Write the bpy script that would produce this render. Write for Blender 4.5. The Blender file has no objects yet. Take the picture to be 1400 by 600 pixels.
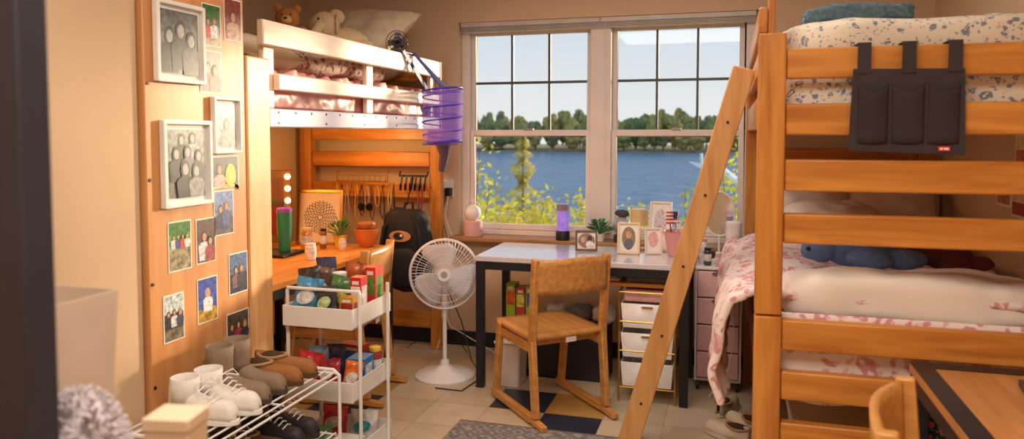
import bpy, math, random, bmesh
from mathutils import Vector, Matrix, noise
rnd=random.Random(7)
pi=math.pi
SC=bpy.context.scene
COL=SC.collection
def lin(c):
    o=[]
    for x in c[:3]:
        x/=255.
        o.append(x/12.92 if x<=.04045 else ((x+.055)/1.055)**2.4)
    return (*o,1)
_m={}
def nt(name):
    m=bpy.data.materials.new(name);m.use_nodes=True
    return m,m.node_tree.nodes,m.node_tree.links,m.node_tree.nodes['Principled BSDF']
def C(c,rough=.55,metal=0,var=.10,vs=6,bump=0,bs=60,emit=0,alpha=1,name=None,coat=0):
    k=(c,rough,metal,var,vs,bump,bs,emit,alpha,coat)
    if k in _m:return _m[k]
    m,N,L,P=nt(name or 'mat_%02x%02x%02x'%c)
    P.inputs['Roughness'].default_value=rough;P.inputs['Metallic'].default_value=metal
    P.inputs['Coat Weight'].default_value=coat
    tc=N.new('ShaderNodeTexCoord');nz=N.new('ShaderNodeTexNoise');nz.inputs['Scale'].default_value=vs;nz.inputs['Detail'].default_value=3
    L.new(tc.outputs['Object'],nz.inputs['Vector'])
    r=N.new('ShaderNodeValToRGB');l=lin(c)
    r.color_ramp.elements[0].position=.3;r.color_ramp.elements[1].position=.7
    r.color_ramp.elements[0].color=tuple(x*(1-var) for x in l[:3])+(1,)
    r.color_ramp.elements[1].color=tuple(min(1,x*(1+var)) for x in l[:3])+(1,)
    L.new(nz.outputs['Fac'],r.inputs['Fac']);L.new(r.outputs['Color'],P.inputs['Base Color'])
    if bump:
        n2=N.new('ShaderNodeTexNoise');n2.inputs['Scale'].default_value=bs;n2.inputs['Detail'].default_value=4
        b=N.new('ShaderNodeBump');b.inputs['Strength'].default_value=bump;b.inputs['Distance'].default_value=.01
        L.new(tc.outputs['Object'],n2.inputs['Vector']);L.new(n2.outputs['Fac'],b.inputs['Height']);L.new(b.outputs['Normal'],P.inputs['Normal'])
    if emit:
        P.inputs['Emission Color'].default_value=l;P.inputs['Emission Strength'].default_value=emit
    P.inputs['Alpha'].default_value=alpha
    _m[k]=m;return m
def leafmat(name,c,var=.35,vs=3):
    m=bpy.data.materials.new(name);m.use_nodes=True;N=m.node_tree.nodes;L=m.node_tree.links;N.clear()
    o=N.new('ShaderNodeOutputMaterial');d=N.new('ShaderNodeBsdfDiffuse');t=N.new('ShaderNodeBsdfTranslucent');x=N.new('ShaderNodeMixShader');x.inputs[0].default_value=.5
    tc=N.new('ShaderNodeTexCoord');nz=N.new('ShaderNodeTexNoise');nz.inputs['Scale'].default_value=vs;r=N.new('ShaderNodeValToRGB');l=lin(c)
    r.color_ramp.elements[0].position=.3;r.color_ramp.elements[1].position=.7
    r.color_ramp.elements[0].color=tuple(q*(1-var) for q in l[:3])+(1,);r.color_ramp.elements[1].color=tuple(min(1,q*(1+var)) for q in l[:3])+(1,)
    L.new(tc.outputs['Object'],nz.inputs['Vector']);L.new(nz.outputs['Fac'],r.inputs['Fac']);L.new(r.outputs[0],d.inputs[0]);L.new(r.outputs[0],t.inputs[0])
    L.new(d.outputs[0],x.inputs[1]);L.new(t.outputs[0],x.inputs[2]);L.new(x.outputs[0],o.inputs[0]);return m
def wood(name,a,b,axis=0,sc=1.,rough=.38):
    m,N,L,P=nt(name);P.inputs['Roughness'].default_value=rough
    tc=N.new('ShaderNodeTexCoord');mp=N.new('ShaderNodeMapping')
    s=[14*sc]*3;s[axis]=1.3*sc;mp.inputs['Scale'].default_value=s
    nz=N.new('ShaderNodeTexNoise');nz.inputs['Scale'].default_value=1.6;nz.inputs['Detail'].default_value=6;nz.inputs['Distortion'].default_value=.6
    r=N.new('ShaderNodeValToRGB');r.color_ramp.elements[0].position=.3;r.color_ramp.elements[1].position=.68
    r.color_ramp.elements[0].color=lin(a);r.color_ramp.elements[1].color=lin(b)
    L.new(tc.outputs['Object'],mp.inputs['Vector']);L.new(mp.outputs['Vector'],nz.inputs['Vector']);L.new(nz.outputs['Fac'],r.inputs['Fac']);L.new(r.outputs['Color'],P.inputs['Base Color'])
    bb=N.new('ShaderNodeBump');bb.inputs['Strength'].default_value=.06;L.new(nz.outputs['Fac'],bb.inputs['Height']);L.new(bb.outputs['Normal'],P.inputs['Normal'])
    return m
def floral(name,base,c1,c2,scale=14,thr=.33):
    m,N,L,P=nt(name);P.inputs['Roughness'].default_value=.85
    tc=N.new('ShaderNodeTexCoord');nz=N.new('ShaderNodeTexNoise');nz.inputs['Scale'].default_value=scale*.8;nz.inputs['Detail'].default_value=2
    mx=N.new('ShaderNodeVectorMath');mx.operation='MULTIPLY_ADD';mx.inputs[1].default_value=(1.7/scale,)*3
    L.new(tc.outputs['Object'],nz.inputs['Vector']);L.new(nz.outputs['Color'],mx.inputs[0]);L.new(tc.outputs['Object'],mx.inputs[2])
    def lay(sc,t0,t1,col,prev):
        v=N.new('ShaderNodeTexVoronoi');v.inputs['Scale'].default_value=sc
        L.new(mx.outputs[0],v.inputs['Vector'])
        r=N.new('ShaderNodeValToRGB');e=r.color_ramp.elements
        e[0].position=t0;e[0].color=(1,1,1,1);e[1].position=t1;e[1].color=(0,0,0,1)
        L.new(v.outputs['Distance'],r.inputs['Fac'])
        x=N.new('ShaderNodeMix');x.data_type='RGBA';L.new(r.outputs['Color'],x.inputs[0])
        if isinstance(prev,tuple):x.inputs[6].default_value=prev
        else:L.new(prev,x.inputs[6])
        x.inputs[7].default_value=col
        return x.outputs[2]
    o=lay(scale,thr,thr+.06,lin(c1),lin(base))
    o=lay(scale*1.9,thr*.75,thr*.75+.06,lin(c2),o)
    o=lay(scale,thr*.35,thr*.35+.05,lin(base),o)
    L.new(o,P.inputs['Base Color']);return m
class MB:
    def __init__(s): s.v=[];s.f=[];s.m=[];s.mats=[];s.M=Matrix()
    def add(s,vs,fs,mat):
        b=len(s.v);s.v+=[s.M@Vector(p) for p in vs]
        if mat not in s.mats:s.mats.append(mat)
        k=s.mats.index(mat)
        for f in fs:s.f.append([i+b for i in f]);s.m.append(k)
        return s
    def box(s,x0,y0,z0,x1,y1,z1,mat):
        return s.add([(x0,y0,z0),(x1,y0,z0),(x1,y1,z0),(x0,y1,z0),(x0,y0,z1),(x1,y0,z1),(x1,y1,z1),(x0,y1,z1)],
          [(3,2,1,0),(4,5,6,7),(0,1,5,4),(1,2,6,5),(2,3,7,6),(3,0,4,7)],mat)
    def beam(s,p,q,w,d,mat,up=(0,1,0)):
        p=Vector(p);q=Vector(q);a=(q-p).normalized();u=Vector(up);u=(u-a*u.dot(a)).normalized();t=a.cross(u)
        vs=[]
        for e in(p,q):
            for i,j in((-1,-1),(1,-1),(1,1),(-1,1)):vs.append(e+t*w/2*i+u*d/2*j)
        return s.add(vs,[(3,2,1,0),(4,5,6,7),(0,1,5,4),(1,2,6,5),(2,3,7,6),(3,0,4,7)],mat)
    def tube(s,pts,r,mat,n=8,closed=False,rs=None):
        P=[Vector(p) for p in pts];k=len(P);vs=[];prev=None
        for i,p in enumerate(P):
            if closed:d=P[(i+1)%k]-P[i-1]
            else:d=P[min(i+1,k-1)]-P[max(i-1,0)]
            if d.length<1e-9:d=Vector((0,0,1))
            d.normalize()
            if prev is None:
                u=Vector((0,0,1)) if abs(d.z)<.9 else Vector((1,0,0))
            else:u=prev
            u=(u-d*u.dot(d)).normalized();prev=u;t=d.cross(u)
            rr=rs[i] if rs else r
            for j in range(n):
                a=2*pi*j/n;vs.append(p+(u*math.cos(a)+t*math.sin(a))*rr)
        fs=[]
        for i in range(k if closed else k-1):
            for j in range(n):
                a=i*n;b=((i+1)%k)*n;fs.append((a+j,a+(j+1)%n,b+(j+1)%n,b+j))
        if not closed:fs+=[tuple(range(n))[::-1],tuple(range((k-1)*n,k*n))]
        return s.add(vs,fs,mat)
    def cyl(s,p,q,r,mat,r2=None,n=20):
        return s.tube([p,q],r,mat,n,rs=[r,r if r2 is None else r2])
    def lathe(s,prof,mat,c=(0,0,0),n=24,cap=True):
        vs=[];k=len(prof)
        for r,z in prof:
            for j in range(n):
                a=2*pi*j/n;vs.append((c[0]+r*math.cos(a),c[1]+r*math.sin(a),c[2]+z))
        fs=[(i*n+j,i*n+(j+1)%n,(i+1)*n+(j+1)%n,(i+1)*n+j) for i in range(k-1) for j in range(n)]
        if cap:fs+=[tuple(range(n))[::-1],tuple(range((k-1)*n,k*n))]
        return s.add(vs,fs,mat)
    def sup(s,c,r,mat,e=1.,amp=0,fr=8,seed=0,nu=24,nv=14):
        vs=[];g=lambda x,p:math.copysign(abs(x)**p,x)
        for i in range(nv+1):
            ph=-pi/2+pi*i/nv
            for j in range(nu):
                a=2*pi*j/nu
                d=Vector((g(math.cos(ph),e)*g(math.cos(a),e),g(math.cos(ph),e)*g(math.sin(a),e),g(math.sin(ph),e)))
                p=Vector((c[0]+d.x*r[0],c[1]+d.y*r[1],c[2]+d.z*r[2]))
                if amp:
                    nn=noise.noise(p*fr+Vector((seed*7.1,seed,0)))+.5*noise.noise(p*fr*2.3+Vector((seed,0,3)))
                    p+=Vector((d.x,d.y,d.z)).normalized()*nn*amp
                vs.append(p)
        fs=[(i*nu+j,i*nu+(j+1)%nu,(i+1)*nu+(j+1)%nu,(i+1)*nu+j) for i in range(nv) for j in range(nu)]
        return s.add(vs,fs,mat)
    def pillow(s,w,d,h,mat,seed=0,n=22,amp=.008):
        for sg in(1,-1):
            vs=[]
            for i in range(n+1):
                for j in range(n+1):
                    u=-1+2*i/n;v=-1+2*j/n
                    k=max(0,(1-abs(u)**3.5)*(1-abs(v)**3.5))**.55
                    pinch=1-.06*(u*u*v*v<.5)*(abs(u*u)+abs(v*v)-2*u*u*v*v)
                    z=sg*h/2*k+amp*k*noise.noise(Vector((u*3+seed,v*3,seed+sg)))*2
                    vs.append((u*w/2*pinch,v*d/2*pinch,z))
            fs=[(i*(n+1)+j,(i+1)*(n+1)+j,(i+1)*(n+1)+j+1,i*(n+1)+j+1) for i in range(n) for j in range(n)]
            s.add(vs,fs if sg>0 else [f[::-1] for f in fs],mat)
        return s
    def sheet(s,fn,nu,nv,mat):
        vs=[fn(i/nu,j/nv) for i in range(nu+1) for j in range(nv+1)]
        return s.add(vs,[(i*(nv+1)+j,(i+1)*(nv+1)+j,(i+1)*(nv+1)+j+1,i*(nv+1)+j+1) for i in range(nu) for j in range(nv)],mat)
    def disc(s,c,r,mat,nrm='z',n=20,ry=None):
        ry=ry or r;vs=[]
        for j in range(n):
            a=2*pi*j/n;x=r*math.cos(a);y=ry*math.sin(a)
            vs.append({'z':(c[0]+x,c[1]+y,c[2]),'x':(c[0],c[1]+x,c[2]+y),'y':(c[0]+x,c[1],c[2]+y)}[nrm])
        return s.add(vs,[tuple(range(n))],mat)
    def obj(s,name,parent=None,loc=None,rot=None,bev=0,sub=0,solid=0,smooth=True,ang=38,recalc=True,label=None,cat=None,group=None,kind=None,world=True,seg=2):
        me=bpy.data.meshes.new(name)
        me.from_pydata([tuple(v) for v in s.v],[],s.f)
        for m in s.mats:me.materials.append(m)
        me.polygons.foreach_set('material_index',s.m)
        if recalc:
            b=bmesh.new();b.from_mesh(me);bmesh.ops.remove_doubles(b,verts=b.verts,dist=1e-6);bmesh.ops.recalc_face_normals(b,faces=b.faces);b.to_mesh(me);b.free()
        if smooth:
            me.polygons.foreach_set('use_smooth',[True]*len(me.polygons))
            try:me.set_sharp_from_angle(angle=math.radians(ang))
            except Exception:pass
        o=bpy.data.objects.new(name,me);COL.objects.link(o)
        if parent:
            o.parent=parent
            if loc is None and world:o.location=-Vector(parent.location)
        elif loc is None and len(s.v):
            xs=[v.x for v in s.v];ys=[v.y for v in s.v];zs=[v.z for v in s.v]
            b0=Vector(((min(xs)+max(xs))/2,(min(ys)+max(ys))/2,min(zs)))
            me.transform(Matrix.Translation(-b0));o.location=b0
        if loc is not None:o.location=loc
        if rot is not None:o.rotation_euler=rot
        if solid:
            q=o.modifiers.new('s','SOLIDIFY');q.thickness=solid;q.offset=0
        if bev:
            q=o.modifiers.new('b','BEVEL');q.width=bev;q.segments=seg;q.limit_method='ANGLE';q.angle_limit=math.radians(50)
        if sub:
            q=o.modifiers.new('u','SUBSURF');q.levels=sub;q.render_levels=sub
        if label:o['label']=label
        if cat:o['category']=cat
        if group:o['group']=group
        if kind:o['kind']=kind
        return o
def thing(name,label,cat,loc,rz=0,group=None,kind=None,rot=None):
    e=bpy.data.objects.new(name,None);e.empty_display_size=.05;COL.objects.link(e)
    e.location=loc;e.rotation_euler=rot if rot else (0,0,rz)
    e['label']=label;e['category']=cat
    if group:e['group']=group
    if kind:e['kind']=kind
    return e
Z0=(0,0,0)

# ---------- materials ----------
WH=C((236,232,226),.45);WHm=C((240,238,234),.35,var=.03)
BLK=C((22,22,25),.45);STEEL=C((170,170,172),.3,1,var=.04);GOLD=C((205,160,80),.3,.9,var=.05)
WALL=C((208,178,144),.8,var=.03,vs=2,bump=.05,bs=150,name='painted_wall')
WALL2=C((218,190,160),.8,var=.03,vs=2,bump=.05,bs=150,name='painted_wall_window')
CEILM=C((228,220,208),.9,var=.02,name='ceiling_paint')
WX=wood('honey_wood_x',(178,106,38),(222,152,70),0)
WY=wood('honey_wood_y',(178,106,38),(222,152,70),1)
WZ=wood('honey_wood_z',(178,106,38),(222,152,70),2)
WYL=wood('sunlit_bed_wood_y',(236,212,186),(250,234,214),1)  # bed wood whitened for the guard rails, strong light put into its colour
WZL=wood('sunlit_bed_wood_z',(208,152,92),(234,186,130),2)  # lighter copy for the front post, bright light painted in
PANEL=wood('wardrobe_wood',(196,132,76),(216,156,98),2,.7)
CH=wood('chair_oak',(188,128,62),(222,164,94),1,1.6,.33)
LAD=wood('ladder_wood',(194,138,80),(220,168,108),2,1.2)
# ---------- room shell ----------
def struct(mb,name,**k):
    return mb.obj(name,kind='structure',smooth=False,loc=Z0,**k)
TB=[C(c,.3,var=.06,vs=9,coat=.15) for c in((206,190,162),(200,184,156),(210,194,168))]
NAVY=C((46,54,74),.35);MUST=C((182,146,82),.35)
mb=MB();mb.box(-3.1,-1.2,-.1,1.25,4.95,-.002,C((170,156,132),.8))
T=.305
special={}
spec=[(-1.84,3.76,MUST),(-1.84,3.5,NAVY),(-.95,3.85,NAVY),(-.62,3.62,NAVY),(-.62,3.85,MUST),(-2.14,3.5,MUST)]
for (sx,sy,m_) in spec: special[(int((sx+3.05)//T),int((sy+1.15)//T))]=m_
for a in range(14):
    for b in range(20):
        X=-3.05+a*T;Y=-1.15+b*T;g=.0012
        m_=special.get((a,b),TB[(a*7+b*5)%3])
        mb.add([(X+g,Y+g,0),(X+T-g,Y+g,0),(X+T-g,Y+T-g,0),(X+g,Y+T-g,0)],[(0,1,2,3)],m_)
struct(mb,'floor')
struct(MB().box(-3.1,-1.2,2.62,1.25,4.95,2.7,CEILM),'ceiling')
struct(MB().box(-3.05,2.0,0,-2.95,4.95,2.62,WALL),'wall_left')
struct(MB().box(-3.05,-1.2,0,-1.87,2.02,2.62,WALL),'wall_entry')
struct(MB().box(1.1,-1.2,0,1.2,4.95,2.62,WALL),'wall_right')
struct(MB().box(-1.87,-1.2,0,1.1,-1.1,2.62,WALL),'wall_near')
W0,W1,WB,WT=-1.78,.15,.78,2.20
mb=MB();Yw=4.8;Yo=4.98
mb.box(-2.95,Yw,0,W0,Yo,2.62,WALL2);mb.box(W1,Yw,0,1.1,Yo,2.62,WALL2)
mb.box(W0,Yw,0,W1,Yo,WB-.04,WALL2);mb.box(W0,Yw,WT,W1,Yo,2.62,WALL2)
struct(mb,'wall_far')
struct(MB().box(-2.95,4.785,0,1.1,4.8,.10,C((30,32,42),.4)),'baseboard_far')
struct(MB().box(-2.95,2.62,0,-2.935,4.785,.10,C((30,32,42),.4)),'baseboard_left')
SILL=wood('sill_wood',(160,114,72),(190,140,94),0)
struct(MB().box(W0-.03,4.68,WB-.045,W1+.03,4.9,WB-.015,SILL),'trim_1',bev=.006)
FR=C((232,222,216),.4,var=.04);MUN=C((76,78,84),.4)  # muntins are white; their backlit shade is put into the grey
mb=MB();cy0,cy1=4.86,4.95
mb.box(W0,cy0,WB-.015,W0+.055,cy1,WT,FR).box(W1-.075,cy0,WB-.015,W1,cy1,WT,FR).box(W0+.055,cy0,WT-.05,W1-.075,cy1,WT,FR)
mb.box(W0+.055,cy0,WB-.015,W1-.075,cy1,WB+.02,FR).box(-.885,cy0-.02,WB+.02,-.75,cy1,WT-.05,FR)
struct(mb,'trim_2',bev=.005)
def glass():
    m=bpy.data.materials.new('window_glass');m.use_nodes=True;N=m.node_tree.nodes;L=m.node_tree.links;N.clear()
    o=N.new('ShaderNodeOutputMaterial');t=N.new('ShaderNodeBsdfTransparent');g=N.new('ShaderNodeBsdfGlossy');g.inputs['Roughness'].default_value=.02
    x=N.new('ShaderNodeMixShader');x.inputs[0].default_value=.03;L.new(t.outputs[0],x.inputs[1]);L.new(g.outputs[0],x.inputs[2]);L.new(x.outputs[0],o.inputs[0]);return m
GL=glass()
for k,(a,b) in enumerate(((W0+.055,-.885),(-.75,W1-.075))):
    e=thing('window_%d'%(k+1),'white double hung window sash pair over the desk','window',((a+b)/2,4.9,WB+.02),kind='structure')
    fw=.032
    zm=1.456
    up=MB();y0,y1=4.905,4.935
    up.box(a,y0,zm-.02,a+fw,y1,WT-.05,FR).box(b-fw,y0,zm-.02,b,y1,WT-.05,FR).box(a+fw,y0,WT-.05-fw,b-fw,y1,WT-.05,FR).box(a+fw,y0,zm-.02,b-fw,y1,zm+.02,FR)
    o1=up.obj('upper_sash',e,bev=.003)
    mu=MB();ww=(b-a-2*fw)/3
    for q in(1,2):mu.box(a+fw+ww*q-.008,y0+.004,zm+.02,a+fw+ww*q+.008,y1-.004,WT-.05-fw,MUN)
    zc=(zm+.02+WT-.05-fw)/2
    mu.box(a+fw,y0+.002,zc-.008,b-fw,y1-.002,zc+.008,MUN)
    mu.obj('muntin_grid',e)
    lo=MB();y0,y1=4.87,4.9
    lo.box(a,y0,WB+.02,a+fw,y1,zm+.02,FR).box(b-fw,y0,WB+.02,b,y1,zm+.02,FR).box(a+fw,y0,zm-.018,b-fw,y1,zm+.02,FR).box(a+fw,y0,WB+.02,b-fw,y1,WB+.06,FR)
    lo.obj('lower_sash',e,bev=.003)
    MB().box((a+b)/2-.03,4.862,zm+.02,(a+b)/2+.03,4.885,zm+.032,STEEL).obj('latch',e)
    MB().add([(a+fw,4.92,zm),(b-fw,4.92,zm),(b-fw,4.92,WT-.08),(a+fw,4.92,WT-.08)],[(0,1,2,3)],GL).obj('upper_pane',e)
    MB().add([(a+fw,4.885,WB+.06),(b-fw,4.885,WB+.06),(b-fw,4.885,zm-.01),(a+fw,4.885,zm-.01)],[(0,1,2,3)],GL).obj('lower_pane',e)
    bl=thing('window_blind','raised metal mini blind stacked at the window head','blind',((a+b)/2,4.83,WT-.08),group='mini blinds on the windows')
    A=(-1.77,-.825)[k];B=(-.815,.135)[k]
    MB().box(A,4.81,WT-.032,B,4.855,WT-.001,C((206,200,196),.4)).obj('headrail',bl,bev=.003)
    s=MB()
    for q in range(6):s.box(A+.005,4.812,WT-.068+q*.006,B-.005,4.85,WT-.0655+q*.006,C((226,220,214),.4))
    s.obj('slats',bl)
    MB().tube([(A+.04,4.808,WT-.03),(A+.042,4.806,WT-.6),(A+.045,4.806,WT-.95)],.0015,WH,5).obj('pull_cord',bl)
d=thing('door_1','dark grey door standing open near the entry','door',(-1.3,.74,0),kind='structure')
MB().box(-1.72,.72,0,-.845,.765,2.1,C((44,44,56),.5)).obj('door_leaf',d,bev=.003)
MB().cyl((-.92,.72,1.0),(-.92,.66,1.0),.012,STEEL).cyl((-.92,.66,1.0),(-1.04,.66,1.0),.01,STEEL).obj('door_handle',d)

# ---------- wardrobe ----------
w=thing('wardrobe','tall honey wood wardrobe side covered in photos','wardrobe',(-2.3,2.3,0))
MB().box(-2.9,2.03,0,-1.885,2.555,2.2,PANEL).obj('body',w)
MB().box(-1.885,2.03,.02,-1.85,2.56,2.2,PANEL).obj('side_panel',w,bev=.004)
for z in(.6,.95,1.3,1.62): MB().cyl((-1.85,2.045,z),(-1.847,2.045,z),.006,BLK,n=10).obj('screw',w)

# ---------- photos ----------
XW=-1.849
def picture_mesh(y0,y1,z0,z1,x,bands,people,border=.004,back=(240,238,232)):
    mb=MB();mb.box(x,y0,z0,x+.0012,y1,z1,C(back,.4))
    a,b,c,d=y0+border,y1-border,z0+border,z1-border;X=x+.0016
    n=len(bands)
    for i,(h0,h1,col) in enumerate(bands):
        mb.add([(X,a,c+(d-c)*h0),(X,b,c+(d-c)*h0),(X,b,c+(d-c)*h1),(X,a,c+(d-c)*h1)],[(0,1,2,3)],C(col,.35,var=.7,vs=55))
    X+=.0005;W=b-a;Hh=d-c
    for (u,v,s,bc,sc,hc) in people:
        yy=a+W*u;zz=c+Hh*v;r=s*W
        lo=max(c,zz-r*5.5)
        hm=C(hc,.4,var=.4,vs=90)
        mb.disc((X,min(b-r,max(a+r,yy)),min(d-r*1.35,zz-r*.35)),r*1.05,hm,'x',16,r*1.55)
        pts=[]
        for t in range(13):
            an=pi*t/12;pts.append((X+.0003,min(b,max(a,yy+math.cos(an)*r*2.0)),zz-r*1.3-r*1.1*(1-math.sin(an))))
        pts+= [(X+.0003,max(a,yy-r*1.7),lo),(X+.0003,min(b,yy+r*1.7),lo)]
        mb.add(pts,[tuple(range(len(pts)))],C(bc,.4,var=.6,vs=70))
        mb.disc((X+.0006,yy,zz-.3*r),r*.66,C(sc,.4,var=.25,vs=120),'x',16,r*.92)
        X+=.0008
    return mb
SK=(196,146,118)
def P(y0,y1,z0,z1,bands,people,label):
    o=picture_mesh(y0,y1,z0,z1,XW,bands,people).obj('photo_print',smooth=False,recalc=False,label=label,cat='photo',group='photos on the wardrobe panel')
P(2.315,2.42,1.775,1.93,[(0,.35,(150,110,60)),(.35,1,(52,104,40))],[(.3,.6,.12,(200,60,60),SK,(60,40,30)),(.65,.62,.12,(220,220,225),SK,(120,80,50))],'color print of two people among green leaves')
P(2.44,2.545,1.81,1.97,[(0,1,(130,60,50))],[(.5,.6,.2,(190,150,130),SK,(90,50,30))],'color portrait print with a red backdrop')
P(2.30,2.42,1.605,1.76,[(0,.5,(60,30,36)),(.5,1,(110,50,40))],[(.35,.6,.16,(150,40,44),SK,(40,26,20)),(.7,.55,.16,(120,60,60),SK,(60,36,26))],'dark red toned print of two friends')
P(2.355,2.51,1.25,1.37,[(0,1,(70,64,80))],[(.25,.62,.12,(200,160,150),SK,(60,40,30)),(.68,.45,.2,(230,190,60),(236,200,90),(240,196,70))],'print of a person beside a yellow round shape')
P(2.36,2.475,1.07,1.24,[(0,.4,(90,80,90)),(.4,1,(120,140,190))],[(.3,.6,.13,(60,60,90),SK,(60,36,26)),(.62,.66,.13,(80,90,140),SK,(150,110,60))],'bluish print of two people outdoors')
P(2.12,2.235,.975,1.15,[(0,.45,(150,140,110)),(.45,.75,(90,170,60)),(.75,1,(60,120,50))],[(.2,.7,.07,(230,230,235),SK,(80,60,40)),(.4,.7,.07,(60,80,140),SK,(80,60,40)),(.6,.7,.07,(200,60,60),SK,(60,40,30)),(.8,.7,.07,(240,240,240),SK,(120,80,40))],'print of a group on bright green grass')
P(2.26,2.365,.98,1.145,[(0,1,(96,70,64))],[(.4,.62,.17,(210,200,210),SK,(70,40,26)),(.72,.5,.15,(160,60,60),SK,(40,30,26))],'warm print of two girls embracing')
P(2.44,2.555,.83,.99,[(0,.5,(40,50,70)),(.5,1,(80,110,150))],[(.35,.6,.12,(120,80,90),SK,(50,30,24)),(.65,.62,.12,(40,40,60),SK,(120,80,50))],'dark blue print of two people')
P(2.26,2.37,.76,.926,[(0,.3,(180,140,40)),(.3,1,(60,80,170))],[(.5,.68,.13,(235,235,235),SK,(200,160,90))],'print of a person in white before a blue sky')
P(2.09,2.19,.735,.90,[(0,.25,(120,110,90)),(.25,.6,(80,80,90)),(.6,1,(190,205,225))],[(.2,.6,.1,(40,40,50),SK,(60,40,30)),(.5,.62,.1,(200,200,200),SK,(90,50,40)),(.8,.6,.1,(60,60,90),SK,(150,110,60))],'print of three people under a pale sky')
P(2.42,2.557,.64,.76,[(0,1,(70,60,40))],[(.2,.55,.1,(60,60,80),SK,(60,40,30)),(.5,.58,.1,(170,50,60),SK,(60,40,30)),(.8,.55,.1,(40,50,70),SK,(140,100,60))],'wide dark print of three friends')
def framed(y0,y1,z0,z1,fw,mw,people,bg,label):
    e=thing('picture_frame',label,'picture frame',(XW,(y0+y1)/2,z0))
    mb=MB();x0=XW+.001;x1=XW+.022
    mb.box(x0,y0,z0,x1,y0+fw,z1,WH).box(x0,y1-fw,z0,x1,y1,z1,WH).box(x0,y0+fw,z0,x1,y1-fw,z0+fw,WH).box(x0,y0+fw,z1-fw,x1,y1-fw,z1,WH)
    mb.obj('frame',e,bev=.002)
    MB().box(x0,y0+fw,z0+fw,x0+.006,y1-fw,z1-fw,C((236,234,228),.6)).obj('mat_board',e)
    f=fw+mw
    picture_mesh(y0+f,y1-f,z0+f,z1-f,x0+.007,[(0,.5,bg),(.5,1,tuple(min(255,q+20) for q in bg))],people,border=.001).obj('photograph',e,smooth=False,recalc=False)
bw=lambda u,v,s,b,h=34:(u,v,s,(b,b,b),(168,166,162),(h,h,h-2))
framed(2.07,2.31,1.63,1.905,.014,.014,[bw(.22,.62,.13,26),bw(.52,.72,.14,36,50),bw(.8,.58,.13,70,24)],(70,72,70),'white frame with a black and white photo of three women')
framed(2.09,2.335,1.20,1.50,.014,.016,[bw(.35,.86,.09,50),bw(.65,.88,.09,150),bw(.2,.66,.1,34),bw(.5,.68,.1,110,44),bw(.8,.62,.1,50),bw(.42,.44,.12,22),bw(.72,.4,.11,130,60)],(104,104,102),'white frame with a black and white group photo')
framed(2.35,2.51,1.38,1.59,.010,.012,[bw(.5,.55,.15,150,110)],(150,148,146),'small white frame holding a pale grey photo')

# ---------- left loft bed ----------
L=thing('loft_bed','honey wood loft bed with guard rails tinted as sunlit','bed',(-2.38,3.65,0))
def board(e,name,a,b,mat,bev=.006,**k):
    return MB().box(*a,*b,mat).obj(name,e,bev=bev,**k)
board(L,'post',(-1.93,2.575,0),(-1.85,2.73,1.765),WZL)
board(L,'post',(-2.9,2.58,0),(-2.82,2.66,1.93),WZ)
board(L,'post',(-1.93,4.64,0),(-1.85,4.70,1.93),WZ)
board(L,'post',(-2.9,4.62,0),(-2.82,4.70,1.93),WZ)
board(L,'side_rail',(-1.9,2.732,1.48),(-1.855,4.638,1.56),C((216,216,234),.4,var=.05))
for i in range(14):  # black discs stand in for the dark inside the rail holes
    yy=2.8+i*.13;MB().cyl((-1.856,yy,1.545),(-1.853,yy,1.545),.006,BLK,n=8).obj('hole_disc',L)
    if i%3==0:MB().cyl((-1.856,yy,1.50),(-1.853,yy,1.50),.006,BLK,n=8).obj('hole_disc',L)
board(L,'guard_rail',(-1.883,2.69,1.82),(-1.85,4.638,1.925),WYL)
board(L,'guard_rail',(-1.883,2.80,1.64),(-1.853,4.638,1.71),WYL)
for y in(2.735,3.66,4.55):board(L,'guard_post',(-1.91,y,1.562),(-1.884,y+.08,1.925),WYL)
for z in(1.41,1.23,1.02):board(L,'end_rail',(-2.818,4.645,z),(-1.932,4.68,z+.10),WX)
for z in(1.55,1.80):board(L,'end_rail',(-2.818,4.645,z),(-1.932,4.68,z+.10),WX)
board(L,'end_rail',(-2.818,4.645,.14),(-1.932,4.68,.25),WX)
board(L,'end_rail',(-2.818,2.6,1.5),(-1.932,2.64,1.6),WX)
board(L,'end_rail',(-2.818,2.6,1.80),(-1.932,2.64,1.9),WX)
board(L,'side_rail',(-2.87,2.662,1.5),(-2.835,4.618,1.6),WY)
board(L,'bed_deck',(-2.83,2.66,1.49),(-1.905,4.62,1.51),WY)
MB().box(-2.82,2.7,1.512,-1.95,4.6,1.66,C((205,190,180),.8)).obj('mattress',bev=.03,label='thin loft mattress under pink bedding',cat='mattress')
SAT=C((224,154,146),.34,var=.25,vs=10,name='pink_satin')
mb=MB()
def fn(u,v):
    y=2.78+1.8*u
    if v<.4:x=-1.925;z=1.565+v/.4*.15
    else:x=-1.935-(v-.4)/.6*.8;z=1.725+.03*math.sin((v-.4)*5)
    n=noise.noise(Vector((y*9,v*5,1)))+.5*noise.noise(Vector((y*22,v*9,4)))
    return (x+(.018*n if v>=.4 else .011*n),y,z+.03*n*(v>.3))
mb.sheet(fn,120,30,SAT).obj('blanket',solid=.006,recalc=False,label='crumpled pink satin blanket on the loft bed',cat='blanket')
COMF=floral('patterned_comforter',(214,190,176),(140,78,76),(184,120,110),24,.36)
MB().sup((-2.16,3.62,1.80),(.21,.55,.06),COMF,.55,.03,7,3,60,20).obj('comforter',label='patterned comforter bunched on the loft bed',cat='comforter')
CREAM=C((224,204,170),.85,var=.06,bump=.2,bs=40)
MB().pillow(.42,.5,.15,CREAM,2).obj('pillow',loc=(-2.18,2.98,1.84),rot=(0,.22,0),label='cream pillow at the near end of the loft bed',cat='pillow')
STR=C((230,214,188),.8,var=.08,vs=30,bump=.3,bs=30)
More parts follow.
